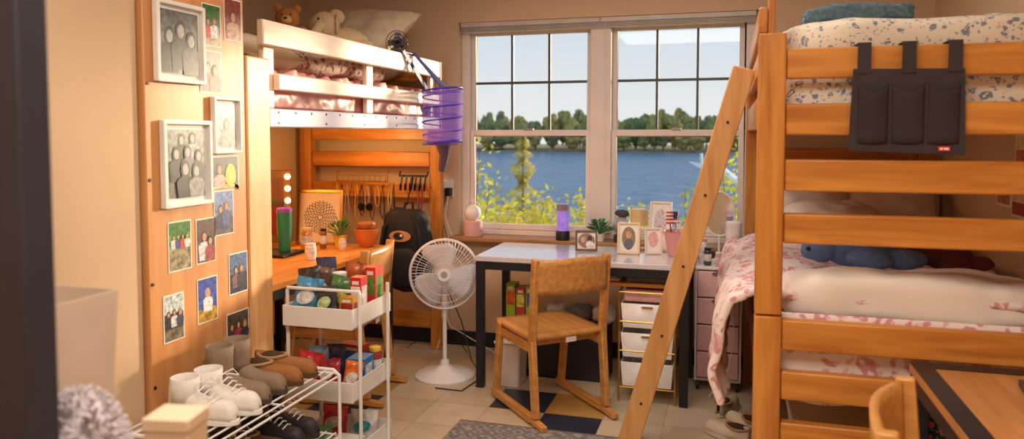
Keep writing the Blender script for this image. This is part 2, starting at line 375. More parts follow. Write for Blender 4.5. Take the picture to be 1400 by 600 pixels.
MB().pillow(.66,.48,.18,STR,5).obj('pillow',loc=(-2.28,4.36,2.09),rot=(.7,.1,-.25),label='cream quilted pillow propped behind the stuffed toys',cat='pillow')
MB().pillow(.75,.42,.16,C((214,198,172),.85),8).obj('pillow',loc=(-2.42,4.36,1.86),rot=(.05,0,.1),label='flat cream pillow under the stuffed toys',cat='pillow')
MB().pillow(.7,.40,.16,C((200,180,152),.85),18).obj('pillow',loc=(-2.42,4.02,1.84),rot=(.05,0,-.1),label='tan pillow beneath the stuffed elephant',cat='pillow')
def teddy(loc,rz,fur,fur2,s,label,name='teddy_bear'):
    e=thing(name,label,'stuffed toy',loc,rz);b=MB()
    b.sup((0,0,.09*s),(.075*s,.065*s,.09*s),fur,1,.006,40,1).sup((0,-.01*s,.205*s),(.066*s,.06*s,.06*s),fur,1,.005,40,2)
    for q in(-1,1):
        b.sup((q*.05*s,0,.262*s),(.024*s,.013*s,.024*s),fur,1,.002,40,3,14,10)
        b.sup((q*.085*s,-.03*s,.11*s),(.026*s,.03*s,.055*s),fur,1,.004,40,4,14,10)
        b.sup((q*.055*s,-.075*s,.035*s),(.034*s,.06*s,.034*s),fur,1,.004,40,5,14,10)
    b.obj('body',e,world=False,loc=Z0)
    MB().sup((0,-.062*s,.192*s),(.03*s,.026*s,.024*s),fur2,1,0).obj('muzzle',e,loc=Z0)
    MB().sup((0,-.088*s,.2*s),(.01*s,.006*s,.007*s),BLK,1,0,nu=10,nv=8).obj('nose',e,loc=Z0)
    for q in(-1,1):MB().sup((q*.024*s,-.062*s,.222*s),(.006*s,.005*s,.007*s),BLK,1,0,nu=10,nv=8).obj('eye',e,loc=Z0)
    return e
teddy((-2.27,3.52,1.865),.45,C((176,112,54),.95,bump=.8,bs=120),C((214,162,102),.9),.95,'small brown teddy bear sitting on bunched bedding')
e=thing('stuffed_elephant','large cream stuffed elephant slumped on the pillows','stuffed toy',(-2.22,3.95,1.92),.5)
PL=C((222,194,152),.95,bump=.6,bs=90);b=MB()
b.sup((.03,.02,.07),(.15,.11,.085),PL,1,.008,14,1).sup((-.07,-.03,.15),(.09,.085,.085),PL,1,.006,14,2)
b.sup((-.005,-.01,.21),(.05,.02,.045),PL,1,.004,20,3).sup((.13,-.04,.05),(.07,.035,.035),PL,1,.004,20,4)
b.tube([(-.09,-.09,.15),(-.12,-.13,.10),(-.13,-.15,.05),(-.11,-.17,.03)],.02,PL,10,rs=[.034,.028,.022,.018]).obj('body',e,loc=Z0)
MB().sup((-.0,-.05,.155),(.016,.06,.07),PL,1,.004,20,6).obj('ear',e,loc=Z0)
MB().sup((-.10,-.10,.185),(.007,.005,.008),BLK,nu=10,nv=8).obj('eye',e,loc=Z0)
e=thing('clip_fan','small round dark clip fan at the foot of the loft bed','fan',(-1.90,4.1,1.94))
b=MB()
for r in(.07,.05,.03):b.tube([(math.cos(a*pi/12)*r,-.02,.05+math.sin(a*pi/12)*r) for a in range(24)],.002,BLK,5,True)
for a in range(24):b.tube([(0,-.024,.05),(math.cos(a*pi/12)*.07,-.02,.05+math.sin(a*pi/12)*.07)],.0012,BLK,4)
b.obj('grille',e,loc=Z0)
MB().cyl((0,-.005,.05),(0,.03,.05),.03,BLK).obj('motor',e,loc=Z0)
for q in range(4):
    b=MB();b.M=Matrix.Translation((0,-.01,.05))@Matrix.Rotation(q*pi/2,4,'Y')@Matrix.Rotation(.4,4,'X');b.box(.01,-.002,-.018,.064,.002,.018,C((150,150,160),.4));b.obj('blade',e,loc=Z0)
MB().cyl((0,.02,-.012),(0,.02,.04),.008,BLK).box(.018,-.02,-.06,.045,.04,-.012,BLK).box(-.03,-.02,-.0145,.045,.04,-.010,BLK).obj('clip',e,loc=Z0)
# hanging organizer
e=thing('hanging_organizer','purple mesh pop up organizer hanging from the guard rail','organizer',(-1.71,4.3,1.22))
m,N,Lk,Pn=nt('purple_mesh');Pn.inputs['Base Color'].default_value=lin((150,115,235));Pn.inputs['Alpha'].default_value=.5;Pn.inputs['Roughness'].default_value=.6
cx_=-1.70
b=MB();b.M=Matrix.Translation((cx_,4.3,0))
b.lathe([(.08,1.38),(.118,1.41),(.12,1.5),(.124,1.6),(.124,1.72)],m,n=32,cap=False).obj('mesh_body',e,recalc=False)
b=MB();PUR=C((74,46,200),.4)
b.tube([(cx_+.124*math.cos(t*.3),4.3+.124*math.sin(t*.3)+.01*math.sin(t*.1),1.40+t*.0037) for t in range(85)],.0045,PUR,6)
for z,r in((1.72,.124),(1.40,.12)):b.tube([(cx_+r*math.cos(a*pi/16),4.3+r*math.sin(a*pi/16),z+.012*math.cos(a*pi/16)) for a in range(32)],.006,PUR,6,True)
b.obj('hoop',e)
b=MB();b.tube([(cx_,4.3,1.40),(cx_+.01,4.3,1.32),(cx_-.01,4.3,1.22)],.02,C((90,66,90),.6),10,rs=[.05,.032,.02]).obj('mesh_bottom',e)
NV=C((30,44,120),.5)
b=MB();b.beam((-1.845,4.2,1.94),(cx_+.04,4.22,1.72),.05,.004,NV,(1,0,0)).beam((-1.845,4.05,1.935),(-1.80,4.3,1.72),.03,.004,NV,(1,0,0)).beam((-1.845,4.2,1.935),(cx_,4.42,1.72),.02,.004,NV,(1,0,0)).box(-1.89,4.03,1.927,-1.84,4.25,1.932,NV).obj('strap',e)

# ---------- desks ----------
def desk(name,label,x0,x1,y0,y1,z,top,edge):
    e=thing(name,label,'desk',((x0+x1)/2,(y0+y1)/2,0))
    MB().box(x0,y0,z-.03,x1,y1,z,top).obj('desktop',e,bev=.004)
    MB().box(x0+.04,y0+.004,z-.075,x1-.04,y0+.03,z-.031,edge).box(x0+.04,y1-.03,z-.075,x1-.04,y1-.004,z-.031,edge).box(x0+.004,y0+.04,z-.075,x0+.03,y1-.04,z-.031,edge).box(x1-.03,y0+.04,z-.075,x1-.004,y1-.04,z-.031,edge).obj('apron',e)
    for a in(x0+.003,x1-.048):
        for b_ in(y0+.003,y1-.048):MB().box(a,b_,0,a+.045,b_+.045,z-.031,edge).obj('leg',e,bev=.003)
    return e
DT=C((216,214,224),.2,var=.05,coat=.5);BE=C((26,28,38),.4)
dk=desk('study_desk','white topped desk with black metal legs under the window',-1.39,-.2,4.0,4.56,.76,DT,BE)
MB().box(-.82,4.06,.62,-.25,4.5,.64,WX).obj('pull_out_shelf',dk,bev=.003)
MB().box(-.84,4.06,.62,-.825,4.5,.684,BE).obj('shelf_bracket',dk)
dl=desk('study_desk','wood topped desk with black edge beneath the loft',-2.81,-1.99,2.8,4.2,.765,wood('desk_wood',(204,128,48),(234,166,82),1),BE)
dr=desk('study_desk','wood topped desk with wide black edge beside the bunk',.53,1.08,1.3,2.5,.76,wood('desk_wood_b',(178,118,64),(206,146,88),1),BE)
MB().box(.53,1.3,.7605,.585,2.5,.763,BE).box(.585,2.445,.7605,1.08,2.5,.763,BE).obj('desk_edge_band',dr)

# ---------- chairs (local: forward +Y) ----------
def chair(loc,rz,label):
    e=thing('dining_chair',label,'chair',loc,rz,group='matching wooden sled base chairs')
    w=.205
    def fs(u,v):
        x=(-.215+.43*u);y=-.2+.43*v
        return (x*(1-.02*v),y,.435-.012*math.sin(pi*u)*math.sin(pi*v))
    MB().sheet(fs,10,10,CH).obj('seat',e,loc=Z0,solid=.026,recalc=False)
    MB().box(-.19,-.16,.385,.19,-.135,.42,CH).box(-.19,.16,.385,.19,.185,.42,CH).obj('seat_apron',e,loc=Z0,bev=.003)
    def fb(u,v):
        x=-.20+.40*u;return (x,-.235-.035*math.sin(pi*u)-.01*v,.66+.17*v+.008*math.sin(pi*u)*v)
    MB().sheet(fb,16,6,CH).obj('backrest',e,loc=Z0,solid=.02,recalc=False)
    for q in(-1,1):
        x=q*w
        b=MB();b.beam((x,-.235,.045),(x,-.195,.43),.045,.032,CH,(1,0,0)).beam((x,-.195,.42),(x,-.235,.84),.045,.032,CH,(1,0,0)).obj('leg',e,loc=Z0,bev=.006)
        b=MB();b.beam((x,.235,.045),(x,.175,.44),.045,.032,CH,(1,0,0)).obj('leg',e,loc=Z0,bev=.006)
        b=MB();b.beam((x,-.33,.02),(x,-.2,.03),.03,.034,CH,(1,0,0)).beam((x,-.2,.03),(x,.27,.03),.04,.034,CH,(1,0,0)).obj('runner',e,loc=Z0,bev=.005)
        b=MB();b.beam((x*.98,-.2,.385),(x*.98,.17,.385),.05,.022,CH,(1,0,0)).obj('side_stretcher',e,loc=Z0,bev=.003)
    MB().box(-.03,-.2285,.405,.03,-.2275,.43,WH).obj('sticker',e,loc=Z0)
    return e
chair((-.915,3.84,0),math.radians(42),'oak sled base chair turned from the window desk')
chair((-2.10,3.72,0),math.radians(97),'oak chair tucked into the desk under the loft')
chair((.60,1.81,0),math.radians(-106),'oak chair pushed against the black edged desk')

# ---------- right bunk ----------
Rb=thing('bunk_bed','honey wood bunk bed with wide end rails','bed',(.57,3.6,0))
for (px,py) in((.08,2.55),(.98,2.55),(.08,4.54),(.98,4.54)):
    board(Rb,'post',(px,py,0),(px+.085,py+.06,.86),WZ)
    board(Rb,'post',(px,py,.865),(px+.085,py+.06,1.775),WZ)
for z0,z1 in((1.63,1.726),(1.45,1.55),(1.27,1.372),(1.10,1.197),(.75,.85),(.585,.68),(.42,.51)):
    board(Rb,'end_rail',(.166,2.56,z0),(.979,2.60,z1),WX)
    board(Rb,'end_rail',(.166,4.55,z0),(.979,4.59,z1),WX)
for z in(1.47,.60):
    board(Rb,'side_rail',(.09,2.612,z),(.13,4.538,z+.12),WY)
    board(Rb,'side_rail',(1.03,2.612,z),(1.06,4.538,z+.12),WY)
    board(Rb,'bed_deck',(.131,2.62,z),(1.029,4.53,z+.02),WY)
board(Rb,'guard_rail',(.085,2.75,1.80),(.115,4.5,1.89),WY)
board(Rb,'guard_rail',(.085,2.75,1.66),(.115,4.5,1.74),WY)
for y in(2.75,3.6,4.42):board(Rb,'guard_post',(.116,y,1.6),(.14,y+.07,2.02 if y<3 else 1.89),WZ)
FLB=floral('blue_floral_fabric',(234,224,208),(128,138,160),(156,162,178),30,.29)
FLP=floral('pink_floral_fabric',(242,228,224),(214,150,160),(232,184,190),16,.36)
MB().box(.145,2.63,1.492,1.02,4.52,1.66,FLB).obj('mattress',bev=.04,label='upper bunk mattress in blue floral sheet',cat='mattress')
MB().sup((.585,3.45,1.755),(.42,.82,.09),FLB,.35,.03,4,2,80,24).obj('comforter',label='white comforter with blue grey flowers on upper bunk',cat='comforter')
KN=C((92,118,134),.95,bump=1,bs=60,var=.3,vs=60)
b=MB()
for i in range(5):b.sup((.42,2.84+i*.065,1.868+.006*(i%2)),(.17,.04,.03),KN,.6,.012,26,i,40,14)
b.obj('throw_blanket',label='folded teal chunky knit throw on upper bunk',cat='blanket')
MB().box(.145,2.63,.622,1.02,4.52,.79,C((232,222,220),.8)).obj('mattress',bev=.04,label='lower bunk mattress under pink bedding',cat='mattress')
b=MB()
def fd(u,v):
    y=2.68+1.62*u
    pts=[(-.015,.50),(-.045,.62),(-.035,.76),(.0,.87),(.10,.90),(.3,.90),(.7,.895),(1.03,.88)]
    t=v*(len(pts)-1);i=min(int(t),len(pts)-2);f_=t-i
    x=pts[i][0]*(1-f_)+pts[i+1][0]*f_;z=pts[i][1]*(1-f_)+pts[i+1][1]*f_
    n=noise.noise(Vector((y*4,v*5,1)))+.5*noise.noise(Vector((y*10,v*9,4)))
    return (x+.03*n*(1 if v<.5 else 0),y,z+.035*n*(1 if v>.4 else .6*v))
b.sheet(fd,70,60,FLP).obj('duvet',solid=.03,recalc=False,sub=1,label='pink floral duvet hanging over the lower bunk side',cat='duvet')
MB().sup((.59,2.82,.90),(.41,.15,.085),C((242,234,226),.8,var=.03),.5,.035,5,4,80,26).obj('duvet',label='white duvet folded at the foot of lower bunk',cat='duvet')
b=MB()
def fe(u,v):
    x=.17+.82*u;z=.86-.29*v;n=noise.noise(Vector((x*7,z*6,3)))
    return (x,2.628+.01*n,z+.02*noise.noise(Vector((x*5,0,0)))*v)
b.sheet(fe,40,12,FLP).obj('bed_skirt',solid=.01,recalc=False,label='pink floral cover hanging at the bunk foot',cat='bedding')
WP=C((244,236,228),.8,var=.03)
for (x,y,z,rx,rz,sd,lb) in((.40,4.34,1.08,.8,.1,1,'white pillow propped against the lower bunk headboard'),(.80,4.34,1.07,.75,-.12,6,'white pillow propped against the lower bunk headboard'),(.5,4.0,1.02,.2,.05,9,'flat white pillow lying on the lower bunk')):
    MB().pillow(.46,.40,.16,WP,sd).obj('pillow',loc=(x,y,z),rot=(rx,0,rz),label=lb,cat='pillow',group='white pillows on the lower bunk')
def plush(loc,col,label,seed,s=1.25):
    e=thing('stuffed_toy',label,'stuffed toy',loc);m=C(col,.95,bump=.8,bs=90);b=MB();b.M=Matrix.Scale(s,4)
    b.sup((0,0,.065),(.12,.08,.065),m,1,.015,14,seed).sup((-.13,-.02,.06),(.06,.055,.05),m,1,.01,18,seed+1).sup((.13,-.05,.04),(.07,.035,.035),m,1,.008,18,seed+2)
    b.sup((.02,-.09,.04),(.07,.04,.035),m,1,.008,18,seed+3).sup((-.15,.02,.11),(.02,.015,.02),m,1,0).obj('body',e,loc=Z0)
    b=MB();b.M=Matrix.Scale(s,4);b.sup((-.17,-.065,.065),(.008,.006,.008),BLK,nu=8,nv=6).obj('eye',e,loc=Z0)
plush((.49,3.2,.93),(98,126,176),'slate blue plush toy lying on the duvet',1,1.15)
plush((.80,3.24,.93),(104,54,52),'dark maroon plush toy lying on the duvet',5,.8)
# caddy
e=thing('bedside_caddy','charcoal fabric pocket caddy hanging on the bunk rail','organizer',(.507,2.545,1.40))
CF=C((62,54,58),.9,bump=.4,bs=200)
b=MB();b.add([(.35,2.541,1.40),(.675,2.541,1.39),(.668,2.541,1.65),(.36,2.541,1.655),(.35,2.549,1.40),(.675,2.549,1.39),(.668,2.549,1.65),(.36,2.549,1.655)],[(0,1,2,3),(7,6,5,4),(0,4,5,1),(1,5,6,2),(2,6,7,3),(3,7,4,0)],CF).obj('back_panel',e,bev=.002)
for (a,c) in((.375,.46),(.47,.56),(.57,.655)):
    b=MB()
    def fp(u,v,a=a,c=c):
        return (a+(c-a)*u,2.54-.018*math.sin(pi*u)*(.4+.6*v),1.425+(.185-.03*math.sin(pi*u))*v)
    b.sheet(fp,12,8,C((54,47,52),.9,bump=.4,bs=200)).obj('pocket',e,solid=.003,recalc=False)
for x in(.39,.515,.64):
    b=MB();b.box(x-.019,2.536,1.64,x+.019,2.5405,1.735,CF).box(x-.019,2.5405,1.731,x+.019,2.61,1.735,CF).box(x-.019,2.606,1.66,x+.019,2.61,1.731,CF).obj('strap',e)
b=MB();b.box(.60,2.535,1.402,.632,2.5395,1.416,C((210,44,40),.5)).box(.604,2.5345,1.406,.612,2.5349,1.412,WH).box(.615,2.5345,1.406,.628,2.5349,1.412,WH).obj('tag',e,label='small red tag with white marks')
# ladder
e=thing('ladder','plain wooden ladder leaning on the bunk bed','ladder',(-.38,3.35,0))
def lx(z):return -.44+.283*z
for y in(3.2,3.52):MB().beam((lx(0),y,0.012),(lx(1.72),y,1.72),.092,.034,LAD,(0,1,0)).obj('side_rail',e,bev=.005)
for z in(.3,.6,.9,1.2,1.5):
    MB().beam((lx(z),3.218,z),(lx(z),3.502,z),.075,.022,LAD,(-.26,0,1)).obj('rung',e,bev=.003)
    MB().cyl((lx(z),3.182,z),(lx(z),3.179,z),.006,BLK,n=8).obj('screw',e)

# ---------- fan ----------
e=thing('pedestal_fan','white pedestal fan standing between the two desks','fan',(-1.63,4.14,0),math.radians(20))
FW=C((236,234,236),.35,var=.02)
MB().lathe([(.175,0),(.178,.012),(.15,.028),(.06,.045),(.03,.07),(.024,.1)],FW,n=40).obj('base',e,loc=Z0)
MB().cyl((0,0,.09),(0,0,.40),.013,FW).cyl((0,0,.36),(0,0,.50),.018,FW).obj('pole',e,loc=Z0)
HC=Matrix.Translation((0,0,.62))@Matrix.Rotation(math.radians(-6),4,'X')
b=MB();b.M=HC;b.cyl((0,.02,0),(0,.13,0),.06,FW,.045,24).cyl((0,.06,-.02),(0,.04,-.14),.018,FW).obj('motor_housing',e,loc=Z0)
b=MB();b.M=HC
R0=.205
for yy,rr in((-.055,.20),(.03,.20),(-.01,R0)):b.tube([(math.cos(a*pi/24)*rr,yy,math.sin(a*pi/24)*rr) for a in range(48)],.003 if rr<R0 else .006,FW,6,True)
for rr,yy in((.07,-.085),(.12,-.08),(.165,-.07)):b.tube([(math.cos(a*pi/20)*rr,yy,math.sin(a*pi/20)*rr) for a in range(40)],.0016,FW,5,True)
for k in range(60):
    a=2*pi*k/60
    c_=lambda r,y,t=0:(math.cos(a+t)*r,y,math.sin(a+t)*r)
    b.tube([c_(.03,-.09),c_(.08,-.086,.06),c_(.14,-.078,.12),c_(.185,-.062,.16),c_(.203,-.02,.18)],.0013,FW,4)
    if k%2==0:b.tube([c_(.05,.05),c_(.16,.045),c_(.203,0)],.0013,FW,4)
b.obj('grille',e,loc=Z0)
b=MB();b.M=HC;b.cyl((0,-.096,0),(0,-.086,0),.038,FW,n=24).disc((0,-.0965,0),.02,C((160,160,170),.4),'y').obj('badge',e,loc=Z0)
for k in range(3):
    b=MB();b.M=HC@Matrix.Rotation(k*2*pi/3+.4,4,'Y')
    def fbl(u,v):
        r=.03+.15*u;w_=(.03+.075*math.sin(min(1,u*1.25)*pi/2))*(1-.35*max(0,u-.8)/.2);t=(v-.5)*2
        return (r,-.03+.022*t,w_*t+.02*u)
    b.sheet(fbl,8,6,C((210,210,218),.35))
    b.obj('blade',e,loc=Z0,solid=.002,recalc=False)
b=MB();b.M=HC;b.cyl((0,-.055,0),(0,.02,0),.032,FW,n=20).obj('hub',e,loc=Z0)
MB().tube([(.02,.1,.5),(.10,.12,.3),(.16,.05,.08),(.22,-.05,.006),(.1,-.28,.005),(-.05,-.22,.005)],.0035,BLK,6).obj('power_cord',e,loc=Z0)

# ---------- rolling cart ----------
e=thing('rolling_cart','white metal three tier rolling cart full of snacks','cart',(-1.63,2.91,0))
X0,X1,Y0,Y1=-1.80,-1.475,2.72,3.08
for z in(.735,.43,.15):
    t=.004;b=MB();h=.085
    b.box(X0,Y0,z-h,X1,Y1,z-h+t,WHm).box(X0,Y0,z-h+t,X1,Y0+t,z,WHm).box(X0,Y1-t,z-h+t,X1,Y1,z,WHm).box(X0,Y0+t,z-h+t,X0+t,Y1-t,z,WHm).box(X1-t,Y0+t,z-h+t,X1,Y1-t,z,WHm)
    b.obj('tray',e,bev=.0015)
for (x,y) in((X0-.008,Y0+.05),(X1+.008,Y0+.05),(X0-.008,Y1-.05),(X1+.008,Y1-.05)):
    MB().cyl((x,y,.05),(x,y,.79),.008,WHm,n=12).obj('post',e)
    MB().cyl((x,y-.008,.025),(x,y+.008,.025),.025,BLK,n=16).cyl((x,y,.03),(x,y,.06),.006,STEEL).obj('caster',e)
b=MB();b.tube([(X1+.008,Y0+.05,.79),(X1+.008,Y0+.05,.80),(X0-.008,Y0+.05,.80),(X0-.008,Y0+.05,.79)],.007,WHm,8).obj('handle',e)
def pouch(loc,rot,w,h,t,c,c2,label):
    m=C(c,.28,var=.45,vs=25,coat=.3);m2=C(c2,.35,var=.5,vs=45)
    b=MB();n=14
    def sh(sg):
        def f(u,v):
            k=max(0,(1-abs(2*u-1)**3)*(1-abs(2*v-1)**4))**.6
            cr=.006*math.sin(u*38)*(v>.93 or v<.05)*.3
            return (w*(u-.5)*(1-.06*math.sin(pi*v)),sg*t/2*k+cr+.008*noise.noise(Vector((u*6,v*6,sg+w*99))),h*v)
        return f
    b.sheet(sh(1),n,n,m).sheet(sh(-1),n,n,m)
    def f2(u,v):
        an=2*pi*u;uu=.5+.34*v*math.cos(an);vv=.5+.18*v*math.sin(an)
        k=max(0,(1-abs(2*uu-1)**3)*(1-abs(2*vv-1)**4))**.6
        return (w*(uu-.5)*(1-.06*math.sin(pi*vv)),-(t/2*k+.008),h*vv+.02*(uu-.5))
    b.sheet(f2,18,3,m2)
    return b.obj('snack_bag',loc=loc,rot=rot,recalc=False,label=label,cat='snack bag')
def carton(loc,rz,w,d,h,c,c2,label,name='snack_box',rx=0):
    b=MB();b.box(-w/2,-d/2,0,w/2,d/2,h,C(c,.4)).box(-w*.42,-d/2-.0008,h*.42,w*.42,-d/2,h*.8,C(c2,.4,var=.5,vs=50))
    b.box(-w*.3,-d/2-.0012,h*.84,w*.3,-d/2,h*.92,C((240,236,228),.4))
    b.box(w/2,-d/2*.7,h*.3,w/2+.0008,d/2*.7,h*.8,C(c2,.4,var=.5,vs=50))
    return b.obj(name,loc=loc,rot=(rx,0,rz),label=label,cat='box',smooth=False)
def jar(loc,r,h,c,lid,label,name='jar',cat='jar',band=None):
    e=thing(name,label,cat,loc)
    MB().lathe([(r*.85,0),(r,.006),(r,h*.8),(r*.8,h*.88)],C(c,.2,coat=.5),n=24).obj('body',e,loc=Z0)
    MB().lathe([(r*.86,h*.88),(r*.9,h*.89),(r*.9,h*.99),(r*.8,h)],C(lid,.4),n=24).obj('lid',e,loc=Z0)
    MB().lathe([(r+.0008,h*.25),(r+.0008,h*.65)],C(band or (240,236,228),.4,var=.4,vs=40),n=24,cap=False).obj('wrapper',e,loc=Z0)
    return e
zt=.655
pouch((-1.735,2.775,zt+.02),(-.25,.12,.15),.12,.17,.04,(60,140,180),(230,235,240),'blue foil snack bag leaning in tray')
pouch((-1.615,2.765,zt+.02),(-.2,-.15,-.1),.11,.14,.035,(50,60,64),(190,210,150),'dark snack bag with a pale green oval')
carton((-1.52,2.775,zt+.002),.1,.06,.05,.12,(200,150,60),(160,50,40),'amber snack carton in the top tray')
pouch((-1.735,2.85,zt+.02),(-.12,-.18,-.1),.12,.2,.04,(50,56,60),(110,170,190),'black snack bag with a teal label')
pouch((-1.62,2.845,zt+.02),(-.12,.2,.1),.11,.17,.035,(74,120,66),(226,210,120),'green snack bag standing in tray')
carton((-1.515,2.855,zt+.002),0,.05,.06,.19,(206,30,44),(250,240,235),'tall red carton with white front panel')
pouch((-1.745,2.925,zt+.01),(-.08,.1,.1),.10,.2,.035,(120,90,76),(220,210,190),'brown snack bag with a cream label')
jar((-1.645,2.925,zt+.002),.035,.19,(216,186,188),(240,240,240),'pink tinted drink tub with white lid',band=(226,196,196))
jar((-1.565,2.93,zt+.002),.03,.15,(214,170,60),(60,130,60),'honey colored jar with green lid')
pouch((-1.74,3.01,zt+.01),(0,-.1,-.1),.11,.23,.04,(44,70,110),(236,236,236),'navy snack bag at the back of tray')
pouch((-1.62,3.01,zt+.01),(0,.1,.1),.12,.21,.04,(180,90,50),(250,230,190),'orange snack bag at back of tray')
carton((-1.515,3.0,zt+.002),0,.05,.08,.21,(214,60,40),(90,150,70),'red carton at the back of the top tray')
zm_=.352
pouch((-1.735,2.78,zm_+.02),(-.25,.15,.15),.12,.15,.04,(190,40,50),(230,200,90),'red snack bag in the middle tray')
pouch((-1.615,2.775,zm_+.02),(-.3,-.15,-.1),.11,.13,.04,(150,40,50),(230,220,200),'maroon snack bag in the middle tray')
pouch((-1.52,2.78,zm_+.02),(-.1,.15,.2),.08,.13,.03,(224,110,40),(250,240,220),'bright orange wrapper in the middle tray')
carton((-1.53,2.89,zm_),.05,.08,.1,.14,(40,120,190),(200,220,240),'bright blue snack carton in middle tray')
pouch((-1.64,2.89,zm_+.01),(-.1,-.1,-.1),.10,.17,.04,(50,50,80),(200,80,80),'navy snack bag in middle tray')
pouch((-1.745,2.88,zm_+.01),(-.1,.1,.1),.10,.16,.04,(120,170,190),(240,230,210),'pale blue snack bag in the middle tray')
carton((-1.62,3.0,zm_),-.1,.12,.06,.16,(190,50,50),(60,140,200),'red carton with blue panel in middle tray')
jar((-1.52,3.01,zm_),.03,.15,(150,60,60),(240,200,70),'red drink can with yellow band',name='drink_can',cat='can')
zb=.071
carton((-1.55,2.80,zb),0,.12,.1,.09,(240,236,230),(120,180,80),'white and green tea box in bottom tray')
carton((-1.70,2.81,zb),.1,.1,.1,.11,(90,150,90),(240,230,200),'green box in bottom tray')
pouch((-1.56,2.96,zb+.01),(-.2,0,.1),.13,.14,.04,(230,225,220),(60,150,160),'white snack bag in bottom tray')
pouch((-1.71,2.97,zb+.01),(-.2,0,.1),.12,.14,.04,(220,60,70),(240,240,240),'red and white snack bag in bottom tray')

# ---------- shoe rack ----------
e=thing('shoe_rack','white wire shoe rack in front of the wardrobe','shoe rack',(-1.66,2.25,0))
for z in(.515,.27,.06):
    b=MB()
    for i in range(9):
        x=-1.825+i*.042;b.tube([(x,1.87,z),(x,2.6,z)],.0035,WHm,6)
    for y in(1.87,2.24,2.6):b.tube([(-1.83,y,z-.006),(-1.485,y,z-.006)],.004,WHm,6)
    for x in(-1.83,-1.482):b.tube([(x,1.865,z-.02),(x,2.605,z-.02)],.0045,WHm,6)
    b.obj('shelf',e)
for y in(1.86,2.61):
    MB().tube([(-1.838,y,0),(-1.838,y,.50),(-1.82,y,.52),(-1.5,y,.52),(-1.475,y,.50),(-1.475,y,0)],.007,WHm,8).obj('end_frame',e)
def shoe_mesh(b,L,W,Hs,upper,toe=.045):
    n=18;m=14
    def f(u,v):
        x=-L/2+L*u
        wid=W/2*(math.sin(pi*min(1,max(0,u*.92+.06)))**.38)*(.82+.28*math.sin(pi*max(0,(u-.25)/.75)*.9)*.7)
        if u>.97 or u<.01:wid*=.5
        hh=toe+(Hs-toe)*(.5+.5*math.cos(pi*min(1,u/.62)))
        if u>.85:hh*=max(.25,1-((u-.85)/.15)**2*.75)
        a=pi*v
        return (x,wid*math.copysign(abs(math.cos(a))**.75,math.cos(a)),.016+hh*abs(math.sin(a))**.7)
    b.sheet(f,n,m,upper)
def sole(b,L,W,t,mat):
    pts=[]
    for k in range(28):
        a=2*pi*k/28;x=math.cos(a);y=math.sin(a)
        pts.append((x*(L/2+.004),y*(W/2+.003)*(1 if x>0 else .85)))
    vs=[(x,y,0) for x,y in pts]+[(x,y,t) for x,y in pts];n=28
    b.add(vs,[tuple(range(n))[::-1],tuple(range(n,2*n))]+[(i,(i+1)%n,n+(i+1)%n,n+i) for i in range(n)],mat)
def shoe(kind,loc,rz,col,solec,label,group,s=1.0):
    e=thing(kind,label,'shoe',loc,rz,group=group);m=C(col,.7 if kind!='sneaker' else .5,bump=.25,bs=80,var=.08)
    L_,W_=.27*s,.088*s
    if kind=='ankle_boot':
        b=MB();shoe_mesh(b,L_,W_,.115,m,toe=.052)
        b.lathe([(.045,.07),(.044,.10),(.044,.14),(.047,.185)],m,c=(-.073,0,0),n=20,cap=False)
        b.obj('upper',e,loc=Z0,solid=.003,recalc=False)
        MB().disc((-.073,0,.15),.042,C((50,40,36),.9)).obj('lining',e,loc=Z0)
    elif kind=='sneaker':
        b=MB();shoe_mesh(b,L_,W_,.095,m,toe=.055);b.lathe([(.045,.06),(.043,.09),(.045,.135)],m,c=(-.073,0,0),n=20,cap=False)
        b.obj('upper',e,loc=Z0,solid=.003,recalc=False)
        MB().disc((-.073,0,.11),.041,C((90,84,80),.9)).obj('lining',e,loc=Z0)
        b=MB()
        for i in range(5):
            x=-.015+i*.018;z=.118-i*.0105;b.tube([(x,-.026,z-.006),(x+.004,0,z+.005),(x,.026,z-.006)],.003,WHm,6)
        b.tube([(-.015,.01,.122),(-.0,.035,.13),(.02,.04,.11),(.0,.01,.122)],.0025,WHm,6).tube([(-.015,-.01,.122),(-.0,-.035,.13),(.02,-.043,.105)],.0025,WHm,6)
        b.obj('laces',e,loc=Z0)
    else:
        b=MB();shoe_mesh(b,L_,W_,.066,m,toe=.048);b.obj('upper',e,loc=Z0,solid=.003,recalc=False)
        MB().sup((-.06,0,.068),(.058,.034,.015),C((70,46,30),.9),1,0).obj('opening',e,loc=Z0)
        MB().tube([(-.06+.061*math.cos(a*pi/12),.036*math.sin(a*pi/12),.071+.004*math.cos(a*pi/6)) for a in range(24)],.006,C((200,166,120),.95,bump=1,bs=200),6,True).obj('collar',e,loc=Z0)
    b=MB();sole(b,L_,W_,.02,C(solec,.6));b.obj('sole',e,loc=Z0,bev=.003)
    return e
zr=.5195
TAUPE=(138,116,96)
shoe('sneaker',(-1.645,2.03,zr),-.05,(236,232,226),(242,240,236),'white lace up sneaker on the wire rack','pair of white sneakers')
shoe('sneaker',(-1.63,2.127,zr),-.03,(236,232,226),(242,240,236),'white lace up sneaker on the wire rack','pair of white sneakers')
shoe('ankle_boot',(-1.66,2.225,zr),-.03,TAUPE,(70,58,50),'taupe suede ankle boot on the wire rack','pair of taupe ankle boots')
shoe('ankle_boot',(-1.66,2.322,zr),-.02,TAUPE,(70,58,50),'taupe suede ankle boot on the wire rack','pair of taupe ankle boots')
shoe('slipper',(-1.655,2.42,zr),-.02,(154,100,52),(86,62,40),'brown suede slipper with fleece collar','pair of brown slippers')
shoe('slipper',(-1.655,2.518,zr),.0,(154,100,52),(86,62,40),'brown suede slipper with fleece collar','pair of brown slippers')
zr=.2745
